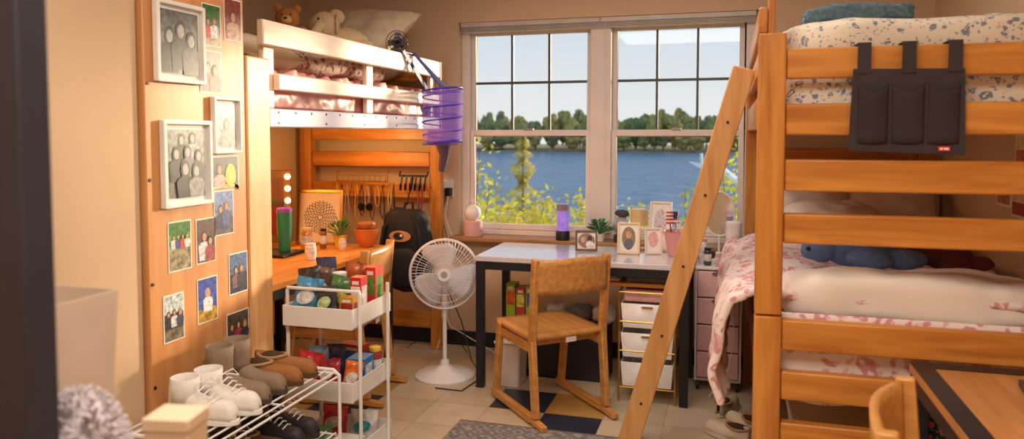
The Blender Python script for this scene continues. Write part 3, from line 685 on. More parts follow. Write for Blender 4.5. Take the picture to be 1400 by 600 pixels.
for i,(c,k) in enumerate((((70,48,42),'slipper'),((70,48,42),'slipper'),((34,34,36),'sneaker'),((34,34,36),'sneaker'),((106,78,62),'slipper'),((46,42,46),'sneaker'),((46,42,46),'sneaker'))):
    shoe(k,(-1.66,1.94+i*.099,zr),0,c,(46,42,40),('dark brown ','black ','charcoal ')[i//3]+'shoe on the lower rack shelf','shoes on the lower rack shelf')

# ---------- left desk items ----------
zd=.766
def tumbler(loc,r,h,c,lidc,label):
    e=thing('tumbler',label,'tumbler',loc)
    MB().lathe([(r*.75,0),(r*.78,.01),(r,h*.55),(r,h*.86)],C(c,.35,coat=.3),n=28).obj('body',e,loc=Z0)
    MB().lathe([(r*1.03,h*.86),(r*1.03,h*.93),(r*.9,h*.95),(r*.4,h*.96)],C(lidc,.4),n=28).obj('lid',e,loc=Z0)
    MB().tube([(r*.3,0,h*.95),(r*.3,0,h*1.0)],.006,C(lidc,.4),8).obj('spout',e,loc=Z0)
    return e
tumbler((-2.44,3.72,zd+.019),.042,.26,(36,136,104),(150,80,206),'green tumbler with a purple rim on the desk')
tumbler((-2.53,3.66,zd+.019),.038,.26,(200,60,66),(30,160,150),'red tumbler with a teal lid on the desk')
MB().box(-2.68,3.58,zd,-2.36,3.8,zd+.018,BLK).obj('desk_tray',label='flat black tray beneath the tumblers',cat='tray',bev=.003)
jar((-2.41,3.90,zd),.034,.13,(226,160,76),(235,210,150),'amber candle jar on the loft desk',name='candle_jar')
e=thing('vanity_mirror','tabletop mirror edged with glowing bulbs','mirror',(-2.66,3.90,zd),math.radians(30))
MB().box(-.13,-.012,.03,.13,.012,.47,C((120,76,40),.5)).obj('frame',e,loc=Z0,bev=.006)
MB().box(-.085,-.0135,.08,.085,-.0125,.42,C((190,170,150),.15,1,var=0)).obj('mirror_glass',e,loc=Z0)
MB().box(-.1,-.06,0,.1,.06,.012,GOLD).box(-.012,-.01,.012,.012,.01,.04,GOLD).obj('stand',e,loc=Z0)
BULB=C((255,206,120),.4,var=0,emit=7)
for k in range(6):
    for q in(-1,1):MB().sup((q*.108,-.026,.07+k*.072),(.018,.018,.018),BULB,nu=12,nv=8).obj('bulb',e,loc=Z0)
e=thing('framed_artwork','gold framed mandala print leaning on the desk','picture frame',(-2.44,4.09,zd),rot=(-.14,0,math.radians(12)))
b=MB();w_,h_=.29,.34
b.box(-w_/2,-.01,0,-w_/2+.018,.01,h_,GOLD).box(w_/2-.018,-.01,0,w_/2,.01,h_,GOLD).box(-w_/2+.018,-.01,0,w_/2-.018,.01,.018,GOLD).box(-w_/2+.018,-.01,h_-.018,w_/2-.018,.01,h_,GOLD).obj('frame',e,loc=Z0,bev=.002)
b=MB();b.box(-w_/2+.018,0,.018,w_/2-.018,.004,h_-.018,C((232,208,176),.6))
INK=C((96,76,74),.6)
for r in(.02,.035,.05,.065,.08,.095):
    n=int(r*260)+3
    for k in range(n):
        a=2*pi*k/n;b.tube([(math.cos(a+t*.9/n)*(r+.008*(1-abs(t)/3*2)),-.0006,h_/2+math.sin(a+t*.9/n)*(r+.008*(1-abs(t)/3*2))) for t in(-3,-1.5,0,1.5,3)],.0018,INK,4)
b.obj('print',e,loc=Z0)
def plant(loc,potc,leafc,r,h,n,label,seed,pr=.035,ph_=.06,ll=.05):
    e=thing('potted_plant',label,'plant',loc)
    MB().lathe([(pr*.75,0),(pr,ph_),(pr*.9,ph_),(pr*.85,ph_*.85)],C(potc,.5),n=20).obj('pot',e,loc=Z0)
    b=MB();rr=random.Random(seed);m=C(leafc,.5,var=.4,vs=30)
    for i in range(n):
        a=rr.random()*2*pi;el=rr.uniform(.2,1.3);l=rr.uniform(.5,1)*h
        tip=Vector((math.cos(a)*math.cos(el)*r,math.sin(a)*math.cos(el)*r,ph_+math.sin(el)*l))
        base=Vector((0,0,ph_*.85));mid=base.lerp(tip,.6)+Vector((0,0,.01))
        b.tube([base,mid,tip],.0012,m,4)
        d=(tip-mid).normalized();s=d.cross(Vector((rr.uniform(-.4,.4),rr.uniform(-.4,.4),1))).normalized();u=s.cross(d)
        b.add([tip-d*ll*.5,tip+s*ll*.3+u*.004,tip+d*ll*.5,tip-s*ll*.3+u*.004],[(0,1,2,3)],m)
    b.obj('foliage',e,loc=Z0,recalc=False)
    return e
plant((-2.27,4.05,zd),(228,184,56),(104,140,64),.075,.12,60,'leafy plant in a small yellow pot',3,.042,.07,.035)
e=thing('bowl','stack of orange clay bowls on the desk','bowl',(-2.12,4.1,zd))
MB().lathe([(.03,0),(.06,.03),(.072,.07),(.076,.11),(.07,.112),(.06,.05)],C((206,112,44),.5),n=28).obj('body',e,loc=Z0)
MB().lathe([(.03,.115),(.05,.118),(.055,.14),(.05,.15)],C((180,96,46),.5),n=28).obj('inner_bowl',e,loc=Z0)
jar((-2.2,3.6,zd),.03,.09,(240,236,230),(240,236,230),'small white cream jar on the loft desk')
jar((-2.34,3.97,zd),.02,.12,(150,90,50),(40,34,30),'slim brown bottle beside the artwork',name='bottle',cat='bottle')
jar((-2.20,3.95,zd),.022,.085,(230,200,150),(200,150,70),'small gold lidded bottle beside the plant',name='bottle',cat='bottle')
MB().box(-2.6,3.2,zd,-2.38,3.48,zd+.02,C((180,60,60),.5)).obj('notebook',label='red notebook lying on the loft desk',cat='notebook',bev=.002)
# jewelry rack
e=thing('jewelry_rack','gold wire hook rack hung with necklaces and glasses','jewelry rack',(-2.42,4.6,.85))
b=MB();b.tube([(-2.60,4.6,1.17),(-2.22,4.6,1.17)],.004,GOLD,6).tube([(-2.60,4.6,1.13),(-2.22,4.6,1.13)],.004,GOLD,6)
for k in range(10):
    x=-2.59+k*.04;b.tube([(x,4.6,1.17),(x,4.59,1.12),(x,4.57,1.10),(x,4.56,1.115)],.002,GOLD,5)
for x in(-2.60,-2.22):b.tube([(x,4.60,1.12),(x,4.60,1.19),(x,4.64,1.19)],.004,GOLD,6)
b.obj('wire_frame',e)
for k in range(10):
    x=-2.58+k*.038;l=rnd.uniform(.14,.34);c=[(230,180,90),(50,34,34),(190,180,170),(130,56,46)][k%4]
    MB().tube([(x,4.565,1.11),(x-.016,4.56,1.11-l*.5),(x-.014,4.56,1.11-l*.85),(x,4.56,1.11-l),(x+.014,4.56,1.11-l*.85),(x+.016,4.56,1.11-l*.5)],.004,C(c,.4,.2),5,True).obj('necklace',e)
e=thing('sunglasses','dark round sunglasses hanging on the hook rack','sunglasses',(-2.36,4.55,.96))
b=MB()
for q in(-1,1):b.tube([(q*.03+.024*math.cos(a*pi/8),0,.024*math.sin(a*pi/8)) for a in range(16)],.003,BLK,6,True)
b.tube([(-.008,0,.008),(0,0,.012),(.008,0,.008)],.003,BLK,6).tube([(-.052,0,.01),(-.05,.004,.08),(-.03,.01,.15)],.003,BLK,6).tube([(.052,0,.01),(.05,.004,.08),(.03,.01,.15)],.003,BLK,6).obj('frame',e,loc=Z0)
for q in(-1,1):MB().disc((q*.03,0,0),.023,C((30,24,26),.1),'y').obj('lens',e,loc=Z0)
e=thing('clip_hanger','black wire clip hanger on the bed end rail','hanger',(-2.02,4.6,1.06))
b=MB();b.tube([(-2.14,4.62,1.17),(-1.94,4.62,1.17)],.007,BLK,6).tube([(-2.14,4.62,1.17),(-2.14,4.64,1.2)],.005,BLK,6).tube([(-1.94,4.62,1.17),(-1.94,4.64,1.2)],.005,BLK,6)
for k in range(6):b.tube([(-2.12+k*.034,4.62,1.17),(-2.12+k*.034,4.60,1.11),(-2.11+k*.034,4.57,1.08),(-2.10+k*.034,4.55,1.12)],.007,BLK,6)
b.obj('wire_hooks',e)
for k,(x,c,l) in enumerate(((-2.16,(40,34,40),.34),(-1.96,(150,60,60),.22),(-2.18,(200,170,120),.2))):
    MB().tube([(x,4.575,1.12),(x-.014,4.55,1.12-l*.5),(x,4.55,1.12-l),(x+.014,4.55,1.12-l*.5)],.006,C(c,.7),6,True).obj('lanyard',label=('black','red','tan')[k]+' fabric lanyard hanging from a hook',cat='lanyard',group='lanyards on the bed end hooks')
# backpack
e=thing('backpack','black backpack with a round patch hanging by the desk','backpack',(-2.03,4.46,.42))
BP=C((26,24,28),.75,bump=.3,bs=120)
MB().sup((-2.02,4.47,.70),(.17,.09,.27),BP,.6,.02,8,2,40,24).obj('body',e)
MB().sup((-2.02,4.385,.60),(.12,.04,.12),C((36,34,38),.7),.55,.012,10,3,30,18).obj('front_pocket',e)
b=MB();b.tube([(-2.06,4.5,.93),(-2.05,4.52,1.0),(-2.0,4.52,1.0),(-1.99,4.5,.93)],.01,BP,8).obj('top_handle',e)
for q in(-1,1):MB().tube([(-2.02+q*.06,4.42,.93),(-2.02+q*.12,4.38,.85),(-2.02+q*.14,4.37,.7),(-2.02+q*.12,4.4,.5)],.014,BP,8).obj('strap',e)
MB().tube([(-2.03,4.50,.99),(-2.05,4.57,1.05),(-2.04,4.6,1.1),(-2.04,4.62,1.16)],.005,BP,6).obj('hanging_loop',e)
b=MB();b.disc((-2.02,4.36,.80),.075,C((206,150,90),.6),'y',24,.036);b.disc((-2.03,4.358,.80),.036,C((40,30,30),.6),'y',20,.024).disc((-2.01,4.356,.805),.01,WH,'y').obj('patch',e)

# ---------- window sill / wall items ----------
e=thing('wall_outlet','white outlet with plugged adapters beside the window','outlet',(-1.85,4.79,1.02))
MB().box(-1.90,4.785,1.02,-1.82,4.8,1.14,WHm).obj('plate',e,bev=.003)
MB().box(-1.90,4.74,1.07,-1.865,4.784,1.13,WH).box(-1.86,4.73,1.03,-1.82,4.784,1.085,BLK).obj('adapter',e,bev=.005)
for k in range(4):
    x=-1.89+k*.02
    MB().tube([(x,4.74,1.06),(x-.02,4.71,.9),(x+.03*(k-1),4.70,.7),(x-.04*(k-1),4.72,.4),(x+.02,4.7,.15),(x+.2*(k-1),4.6,.01)],.003,WHm if k%2 else BLK,6).obj('power_cord',e)
zs=.767
e=thing('globe_lamp','round white globe lamp on a pink base','lamp',(-1.66,4.74,zs))
MB().lathe([(.06,0),(.065,.01),(.065,.10),(.055,.105)],C((236,188,184),.4),n=28).obj('base',e,loc=Z0)
MB().sup((0,0,.155),(.055,.055,.055),C((246,242,242),.25),nu=28,nv=16).obj('lamp_shade',e,loc=Z0)
MB().tube([(.06*math.cos(a*pi/12),-.01,.17+.07*math.sin(a*pi/12)) for a in range(13)],.003,WHm,6).obj('handle',e,loc=Z0)
e=thing('lava_lamp','purple lava lamp with black base on the sill','lamp',(-1.04,4.73,zs))
MB().lathe([(.045,0),(.045,.05),(.04,.06)],BLK,n=24).obj('base',e,loc=Z0)
MB().lathe([(.04,.06),(.04,.19)],C((150,120,225),.1,var=.5,vs=25,emit=.5,coat=1),n=24).obj('glass_tube',e,loc=Z0)
MB().lathe([(.043,.19),(.043,.23),(.03,.235)],C((180,170,190),.3,.8),n=24).obj('cap',e,loc=Z0)
plant((-.80,4.73,.767),(236,232,226),(80,136,80),.09,.10,110,'small leafy plant in a white pot',6,.035,.05,.03)
def deskframe(loc,rz,w_,h_,fc,inner,label,name='picture_frame'):
    e=thing(name,label,'picture frame',loc,rot=(-.2,0,rz));f=C(fc,.4);b=MB()
    t=.012;b.box(-w_/2,-.008,0,-w_/2+t,.008,h_,f).box(w_/2-t,-.008,0,w_/2,.008,h_,f).box(-w_/2+t,-.008,0,w_/2-t,.008,t,f).box(-w_/2+t,-.008,h_-t,w_/2-t,.008,h_,f).obj('frame',e,loc=Z0,bev=.002)
    b=MB();b.box(-w_/2+t,0,t,w_/2-t,.004,h_-t,C((240,236,228),.5))
    for i,(cx,cz,rx,rz_,c) in enumerate(inner):b.disc((cx*w_,-.0006-.0004*i,cz*h_),rx*w_,C(c,.5,var=.3,vs=60),'y',24,rz_*h_)
    b.obj('photograph',e,loc=Z0,recalc=False,smooth=False)
    MB().beam((0,.01,h_*.7),(0,.02+h_*.3,.04),.03,.003,f,(0,0,1)).obj('easel_back',e,loc=Z0)
deskframe((-.81,4.33,.764),.2,.13,.12,(110,84,62),[(0,.5,.38,.36,(150,120,110)),(-.15,.55,.1,.16,(206,164,140)),(.15,.6,.1,.16,(70,50,40)),(.15,.3,.18,.2,(230,225,220))],'small dark wood photo frame on the desk')
deskframe((-.56,4.30,.764),.05,.13,.18,(236,208,172),[(0,.5,.3,.36,(150,126,92)),(0,.6,.12,.12,(206,164,140)),(0,.3,.2,.18,(100,100,120))],'white photo frame with an arched picture on desk')
e=thing('ornament_globe','small glass globe ornament on the window sill','ornament',(-.66,4.74,zs))
MB().lathe([(.05,0),(.052,.04),(.04,.05)],C((60,60,66),.4),n=24).obj('base',e,loc=Z0)
MB().sup((0,0,.105),(.058,.058,.058),C((160,160,166),.15,coat=1,var=.3,vs=30),nu=24,nv=16).obj('globe',e,loc=Z0)
MB().sup((0,-.0,.18),(.045,.035,.024),C((70,60,60),.6),1,.01,30,3).obj('topper',e,loc=Z0)
e=thing('desk_lamp','small gold table lamp with round shade','lamp',(-.52,4.48,.761))
MB().lathe([(.045,0),(.045,.012),(.01,.02),(.008,.16)],GOLD,n=24).obj('base',e,loc=Z0)
MB().lathe([(.055,.15),(.05,.24),(.045,.245)],C((232,206,156),.4,.4),n=28).obj('lamp_shade',e,loc=Z0)
deskframe((-.40,4.46,.764),-.1,.13,.29,(230,224,220),[(0,.55,.3,.3,(210,196,206)),(0,.4,.15,.12,(180,150,160))],'tall white acrylic photo board behind the cup')
deskframe((-.42,4.33,.764),.2,.10,.15,(238,214,204),[(0,.55,.3,.3,(232,176,176))],'small blush pink frame on the desk')
e=thing('pencil_cup','large pink cup holding a small striped flag and pens','cup',(-.28,4.32,.762))
MB().lathe([(.055,0),(.06,.01),(.082,.14),(.086,.142),(.08,.135),(.06,.05)],C((226,162,162),.5),n=28).obj('body',e,loc=Z0)
b=MB();b.cyl((-.02,0,.06),(.0,0,.26),.003,WH,n=6)
b.obj('flag_stick',e,loc=Z0)
b=MB()
for k in range(7):b.sheet(lambda u,v,k=k:(-.0-.07*u,.008*math.sin(u*6),.18+.010*(k+v)),8,1,C((200,50,60),.6) if k%2==0 else WH)
b.sheet(lambda u,v:(-.0-.03*u,-.002+.008*math.sin(u*2.6),.21+.04*v),4,1,C((40,50,110),.6)).obj('flag',e,loc=Z0,recalc=False)
for k,c in enumerate(((60,60,70),(220,120,140),(240,240,240),(120,180,200))):
    MB().cyl((-.03+k*.02,.02,.05),(-.05+k*.03,.03,.18+.01*k),.004,C(c,.4),n=8).obj('pen',e,loc=Z0)
# ---- pink drawer unit ----
e=thing('drawer_cart','blush pink drawer unit on casters beside the desk','drawer unit',(-.05,4.45,0))
b=MB();px0,px1,py0,py1=-.185,.068,4.31,4.6
b.box(px0,py0+.01,.07,px0+.012,py1,.69,WH).box(px1-.012,py0+.01,.07,px1,py1,.69,WH).box(px0,py0,.69,px1,py1,.705,WH).box(px0,py0+.01,.055,px1,py1,.07,WH).box(px0+.012,py1-.01,.07,px1-.012,py1,.69,WH).obj('body',e,bev=.003)
for k in range(4):
    z=.078+k*.153;b=MB()
    b.box(px0+.014,py0-.004,z,px1-.014,py1-.02,z+.145,C((236,190,192),.45));dd=b.obj('drawer',e,bev=.004)
    MB().disc(((px0+px1)/2,py0-.0055,z+.132),.035,C((130,94,100),.6),'y',20,.014).obj('drawer_handle',dd,loc=Z0)
for x in(px0+.02,px1-.02):
    for y in(py0+.03,py1-.03):MB().cyl((x-.008,y,.025),(x+.008,y,.025),.025,BLK,n=14).cyl((x,y,.03),(x,y,.056),.006,STEEL).obj('caster',e)
tumbler((.02,4.36,.706),.042,.27,(244,240,244),(244,240,244),'tall white tumbler on the pink drawer unit')
e=thing('table_mirror','round table mirror on a stand by the window','mirror',(-.06,4.52,.706))
MB().lathe([(.05,0),(.05,.01),(.008,.02),(.006,.16)],WH,n=24).obj('base',e,loc=Z0)
b=MB();b.tube([(.085*math.cos(a*pi/16),0,.28+.13*math.sin(a*pi/16)) for a in range(32)],.006,WH,8,True).obj('frame',e,loc=Z0)
MB().disc((0,-.001,.28),.083,C((210,214,222),.08,1,var=0),'y',32,.128).obj('mirror_glass',e,loc=Z0)
jar((-.12,4.38,.706),.022,.10,(70,60,66),(30,30,30),'small dark cosmetic bottle on drawer unit',name='bottle',cat='bottle')
jar((-.06,4.36,.706),.02,.08,(240,160,160),(240,240,240),'small pink cosmetic bottle on drawer unit',name='bottle',cat='bottle')
jar((-.15,4.46,.706),.025,.14,(244,240,240),(230,184,176),'white pump bottle on drawer unit',name='bottle',cat='bottle')
b=MB();b.tube([(.02,4.30,.60),(.03,4.27,.3),(.0,4.25,.15),(-.1,4.2,.004)],.003,WH,6).obj('power_cord',label='white cord trailing from the drawer unit',cat='cord')
# ---- white drawer cart w gold frame ----
e=thing('drawer_cart','gold framed cart with white and pink drawers','drawer unit',(-.42,4.2,0))
gx0,gx1,gy0,gy1=-.57,-.27,4.02,4.4
b=MB()
for x in(gx0,gx1):
    for y in(gy0,gy1):b.tube([(x,y,.0),(x,y,.60)],.006,GOLD,8)
    b.tube([(x,gy0,.60),(x,gy1,.60)],.006,GOLD,8)
for z in(.6,.44,.28,.08):b.tube([(gx0,gy0,z),(gx1,gy0,z)],.005,GOLD,8).tube([(gx0,gy1,z),(gx1,gy1,z)],.005,GOLD,8)
b.obj('frame',e)
for k,z in enumerate((.09,.25,.41)):
    b=MB();a0,a1=gx0+.012,gx1-.012;h=.13
    b.add([(a0+.01,gy0+.0,z),(a1-.01,gy0+.0,z),(a1-.01,gy1-.01,z),(a0+.01,gy1-.01,z),(a0,gy0-.005,z+h),(a1,gy0-.005,z+h),(a1,gy1-.01,z+h),(a0,gy1-.01,z+h)],[(3,2,1,0),(0,1,5,4),(1,2,6,5),(2,3,7,6),(3,0,4,7)],C((244,240,236),.4))
    dd=b.obj('drawer',e,solid=.004)
    MB().box((a0+a1)/2-.03,gy0-.012,z+h-.02,(a0+a1)/2+.03,gy0-.006,z+h-.012,GOLD).obj('drawer_handle',dd,loc=Z0)
MB().box(-.55,4.06,.5405,-.29,4.36,.60,C((236,180,180),.5)).obj('storage_box',label='flat pink box on top of the drawer cart',cat='box',bev=.006)
for k,(c,w_) in enumerate((((240,236,234),.22),((216,168,168),.2))):
    MB().box(-.80,4.1,.6405+k*.013,-.80+w_,4.38,.653+k*.013,C(c,.5)).obj('notebook',label=['white notebook on the pull out shelf','pink notebook on the pull out shelf'][k],cat='notebook',bev=.002)
MB().box(-.54,4.1,.6405,-.30,4.38,.665,C((130,120,130),.5)).obj('notebook',label='grey notebook on the pull out shelf',cat='notebook',bev=.002)
# under desk
e=thing('waste_bin','small white rectangular bin under the desk','bin',(-1.21,4.12,0))
b=MB();b.add([(-1.275,4.05,0),(-1.145,4.05,0),(-1.145,4.21,0),(-1.275,4.21,0),(-1.285,4.04,.25),(-1.135,4.04,.25),(-1.135,4.22,.25),(-1.285,4.22,.25)],[(3,2,1,0),(0,1,5,4),(1,2,6,5),(2,3,7,6),(3,0,4,7)],C((240,236,232),.4)).obj('body',e,bev=.01)
MB().box(-1.29,4.035,.251,-1.13,4.225,.268,C((230,226,222),.4)).obj('lid',e,bev=.006)
e=thing('storage_bench','low dark storage box beneath the desk','storage box',(-1.0,4.45,0))
MB().box(-1.30,4.28,0,-.675,4.49,.30,C((46,44,50),.7)).obj('body',e,bev=.01)
MB().box(-1.305,4.275,.301,-.67,4.495,.325,C((60,58,64),.7)).obj('lid',e,bev=.006)
for k,(c,c2,h) in enumerate((((160,190,56),(230,90,50),.22),((196,66,66),(240,220,90),.2),((170,200,60),(70,120,180),.21))):
    carton((-1.27+k*.062,4.36,.326),.0,.055,.1,h,c,c2,('lime green','red','yellow green')[k]+' boxed snack pack on the storage box')
for k,c in enumerate(((170,160,150),(110,104,110),(220,210,200))):
    b=MB();b.sup((0,0,.05),(.07,.06,.05),C(c,.7,var=.3,vs=20),.7,.018,14,k+4,24,14).obj('pouch',loc=(-1.0+k*.145,4.38,.333),label=('tan','grey','cream')[k]+' pouch slumped on the storage box',cat='pouch')

# rug
m,N,Lk,Pn=nt('woven_rug');Pn.inputs['Roughness'].default_value=.95
tc=N.new('ShaderNodeTexCoord');v=N.new('ShaderNodeTexVoronoi');v.inputs['Scale'].default_value=16;v.distance='MANHATTAN';n2=N.new('ShaderNodeTexNoise');n2.inputs['Scale'].default_value=40
r=N.new('ShaderNodeValToRGB');cr=r.color_ramp;cr.elements[0].color=lin((66,60,66));cr.elements[1].color=lin((160,142,130));cr.elements.new(.35).color=lin((150,128,118));cr.elements.new(.6).color=lin((84,66,70));cr.interpolation='CONSTANT'
Lk.new(tc.outputs['Object'],v.inputs['Vector']);Lk.new(v.outputs['Distance'],r.inputs['Fac'])
mx=N.new('ShaderNodeMix');mx.data_type='RGBA';mx.inputs[0].default_value=.3;Lk.new(r.outputs['Color'],mx.inputs[6]);Lk.new(n2.outputs['Color'],mx.inputs[7])
hs=N.new('ShaderNodeHueSaturation');hs.inputs['Saturation'].default_value=.6;hs.inputs['Value'].default_value=.85;Lk.new(mx.outputs[2],hs.inputs['Color']);Lk.new(hs.outputs[0],Pn.inputs['Base Color'])
rg=thing('area_rug','faded grey brown patterned rug on the floor','rug',(-.85,2.7,0))
MB().box(-1.3,1.95,.001,-.40,3.50,.006,m).obj('pile',rg,bev=.002)
MB().box(-1.3,3.50,.001,-.40,3.515,.005,C((110,100,96),.9)).obj('fringe',rg)
MB().box(-1.3,1.93,.001,-.40,1.95,.005,C((110,100,96),.9)).obj('fringe',rg)
for k,(x,y,a,c) in enumerate(((.0,3.66,2.6,(226,212,192)),(.08,3.79,2.3,(226,212,192)),(.0,4.02,1.2,(200,176,148)))):
    shoe('slipper',(x,y,.002),a,c,(220,210,196),'pale fleece slipper on floor by the bunk','slippers by the bunk',.9)
for k,(x,c) in enumerate(((.25,(150,136,130)),(.65,(120,110,110)))):
    b=MB();b.box(x,2.8,0,x+.34,3.4,.3,C(c,.6)).box(x-.01,2.79,.3,x+.35,3.41,.325,WH).obj('storage_box',bev=.01,label='grey storage box under the lower bunk',cat='storage box')
# floral tote hanging
e=thing('tote_bag','black tote bag with pink and green flowers','bag',(.565,2.52,.34))
FLK=floral('dark_floral',(30,30,38),(226,96,120),(80,150,100),44,.4)
MB().sup((.575,2.525,.47),(.10,.026,.14),FLK,.4,.006,12,2,30,20).obj('body',e)
b=MB();b.tube([(.515,2.525,.58),(.525,2.54,.67),(.545,2.55,.69),(.555,2.58,.695),(.585,2.58,.695),(.595,2.55,.69),(.615,2.54,.67),(.635,2.525,.58)],.005,BLK,6).obj('handle',e)
e=thing('laptop','closed dark blue laptop on the desk','laptop',(.90,2.22,.764),-.15)
MB().box(-.15,-.1,0,.15,.1,.009,C((50,56,78),.35,.3)).obj('base',e,loc=Z0,bev=.004)
MB().box(-.15,-.1,.010,.15,.1,.017,C((60,68,92),.35,.3)).obj('lid',e,loc=Z0,bev=.004)
MB().box(.75,1.90,.764,.97,2.03,.785,WH).obj('notebook',label='white notebook beside the laptop',cat='notebook',bev=.003)
for k,(y0,z0,c,c2) in enumerate(((3.3,1.33,(200,110,60),(240,210,150)),(3.32,1.12,(170,50,50),(230,190,170)),(3.5,1.15,(190,120,90),(120,60,50)))):
    b=MB();b.box(1.0985,y0,z0,1.1,y0+.17,z0+.12,WH).box(1.0975,y0+.01,z0+.01,1.0985,y0+.16,z0+.06,C(c,.4,var=.4,vs=50)).box(1.0975,y0+.01,z0+.06,1.0985,y0+.16,z0+.11,C(c2,.4,var=.4,vs=50)).obj('photo_print',label='small warm toned photo on the wall',cat='photo',group='photos on the wall behind the bunk',smooth=False)
# ---------- foreground dresser ----------
e=thing('dresser','low white dresser near the entry door','dresser',(-1.05,.9,0))
MB().box(-1.4,.79,0,-.76,1.02,.9,C((210,190,170),.5)).obj('body',e,bev=.004)
for k in range(3):MB().box(-1.38,1.021,.04+k*.29,-.78,1.03,.31+k*.29,C((214,196,176),.5)).obj('drawer',e,bev=.003)
b=MB();tm=C((222,200,180),.4,alpha=.6)
b.add([(-1.10,.88,.902),(-1.0,.88,.902),(-1.0,1.0,.902),(-1.10,1.0,.902),(-1.12,.87,1.195),(-.985,.87,1.195),(-.985,1.01,1.195),(-1.12,1.01,1.195)],[(3,2,1,0),(0,1,5,4),(1,2,6,5),(2,3,7,6),(3,0,4,7)],tm).obj('storage_bin',solid=.004,bev=.004,label='cloudy white plastic bin on the dresser',cat='storage bin')
FZ=C((226,216,222),.95,bump=1,bs=200)
b=MB();rr=random.Random(3)
b.sup((-.895,.845,.99),(.062,.035,.085),FZ,1,.02,30,2,40,24)
for k in range(420):
    d_=Vector((rr.gauss(0,1),rr.gauss(0,1),rr.gauss(0,1))).normalized();p=Vector((-.895+d_.x*.058,.845+d_.y*.033,.99+d_.z*.082));b.tube([p,p+d_*.022],.003,FZ,4)
b.obj('fluffy_duster',label='fluffy white duster standing on the dresser',cat='duster')
b=MB();b.box(-.034,-.03,0,.034,.03,.135,C((212,184,154),.5)).box(-.036,-.032,.118,.036,.032,.137,C((220,194,164),.5)).obj('cardboard_box',loc=(-.795,.92,.901),rot=(0,0,.2),bev=.002,label='tan cardboard box on the dresser',cat='box')

# ---------- outside ----------
m,N,Lk,Pn=nt('lake_water');Pn.inputs['Roughness'].default_value=.3
tc=N.new('ShaderNodeTexCoord');mp=N.new('ShaderNodeMapping');mp.inputs['Scale'].default_value=(.3,1.0,1);n1=N.new('ShaderNodeTexNoise');n1.inputs['Scale'].default_value=1;n1.inputs['Detail'].default_value=6
bp=N.new('ShaderNodeBump');bp.inputs['Strength'].default_value=1;bp.inputs['Distance'].default_value=.8
r=N.new('ShaderNodeValToRGB');r.color_ramp.elements[0].position=.38;r.color_ramp.elements[0].color=lin((56,92,130));r.color_ramp.elements[1].position=.66;r.color_ramp.elements[1].color=lin((120,152,180))
Lk.new(tc.outputs['Object'],mp.inputs['Vector']);Lk.new(mp.outputs[0],n1.inputs['Vector']);Lk.new(n1.outputs['Fac'],bp.inputs['Height']);Lk.new(bp.outputs[0],Pn.inputs['Normal']);Lk.new(n1.outputs['Fac'],r.inputs['Fac']);Lk.new(r.outputs[0],Pn.inputs['Base Color'])
Pn.inputs['Specular IOR Level'].default_value=.3
MB().add([(-400,60,-6.6),(300,60,-6.6),(300,330,-6.6),(-400,330,-6.6)],[(0,1,2,3)],m).obj('lake',label='blue rippled lake beyond the window',cat='water',kind='stuff',loc=Z0)
GR=C((176,168,84),.95,var=.4,vs=.6)
MB().sheet(lambda u,v:(-60+90*u,6+60*v,-5.5-1.2*v**3+.3*noise.noise(Vector((u*9,v*5,0)))),40,20,GR).obj('lawn',label='sunlit grassy bank by the lake',cat='ground',kind='stuff',loc=Z0)
MB().sheet(lambda u,v:(-400+700*u,304+100*v,-6.8+1.5*v+.9*(v>0)+.5*noise.noise(Vector((u*60,v*3,1)))*(v>0)),140,8,C((160,146,110),.95,var=.5,vs=.2)).obj('far_shore',label='low rocky wooded shoreline across the lake',cat='ground',kind='stuff',loc=Z0)
tones=[(150,148,84),(128,136,84),(180,160,92),(112,124,82)]  # canopy tones lightened, distance haze put into the colour
protos=[]
for k in range(4):
    b=MB();rr=random.Random(k+1);mt=C(tones[k],.95,var=.5,vs=.7)
    b.cyl((0,0,0),(0,0,5),.35,C((104,86,66),.9),n=8)
    for j in range(12):
        a=rr.random()*6.28;d_=rr.uniform(.3,2.6);z=rr.uniform(3.0,9.0);q=rr.uniform(1.9,2.8)
        b.sup((math.cos(a)*d_,math.sin(a)*d_,z),(q,q,q*.8),mt,1,1.0,1.1,k*20+j,22,14)
    o=b.obj('tree',ang=180,loc=(-150+k*9.5,316,-5.4),label='round leafy tree on the far shore',cat='tree',group='trees on the far shore');protos.append(o)
for i in range(100):
    p=protos[(i*7+i//3)%4];n=p.copy();COL.objects.link(n)
    row=i//20;x=-126+(i%20)*7.6+(row%2)*3.8+rnd.uniform(-.9,.9)+(row//2)*1.7
    s_=rnd.uniform(.78,.9)
    hz=rnd.uniform(.9,1.1)*(1.12+.35*noise.noise(Vector((x*.05,3,0))))*(1+.07*row)
    if row==0:hz*=.6
    n.location=(x,313+row*10,-5.6+row*.25);n.scale=(s_,s_,hz);n.rotation_euler=(0,0,rnd.random()*6)
def leafq(b,c,u,s,mat):
    v=u.orthogonal().normalized();b.add([c-u*s,c+v*s*.5,c+u*s,c-v*s*.5],[(0,1,2,3)],mat)
e=thing('cedar_tree','slender conical cedar tree on the bank','tree',(-11.9,43,-5.9))
MB().cyl((0,0,0),(0,0,7.2),.12,C((150,120,90),.9),.03,8).obj('trunk',e,loc=Z0)
rr=random.Random(5);b=MB();mt=leafmat('cedar_leaf',(206,200,128));mt2=leafmat('cedar_leaf_gold',(238,220,146))
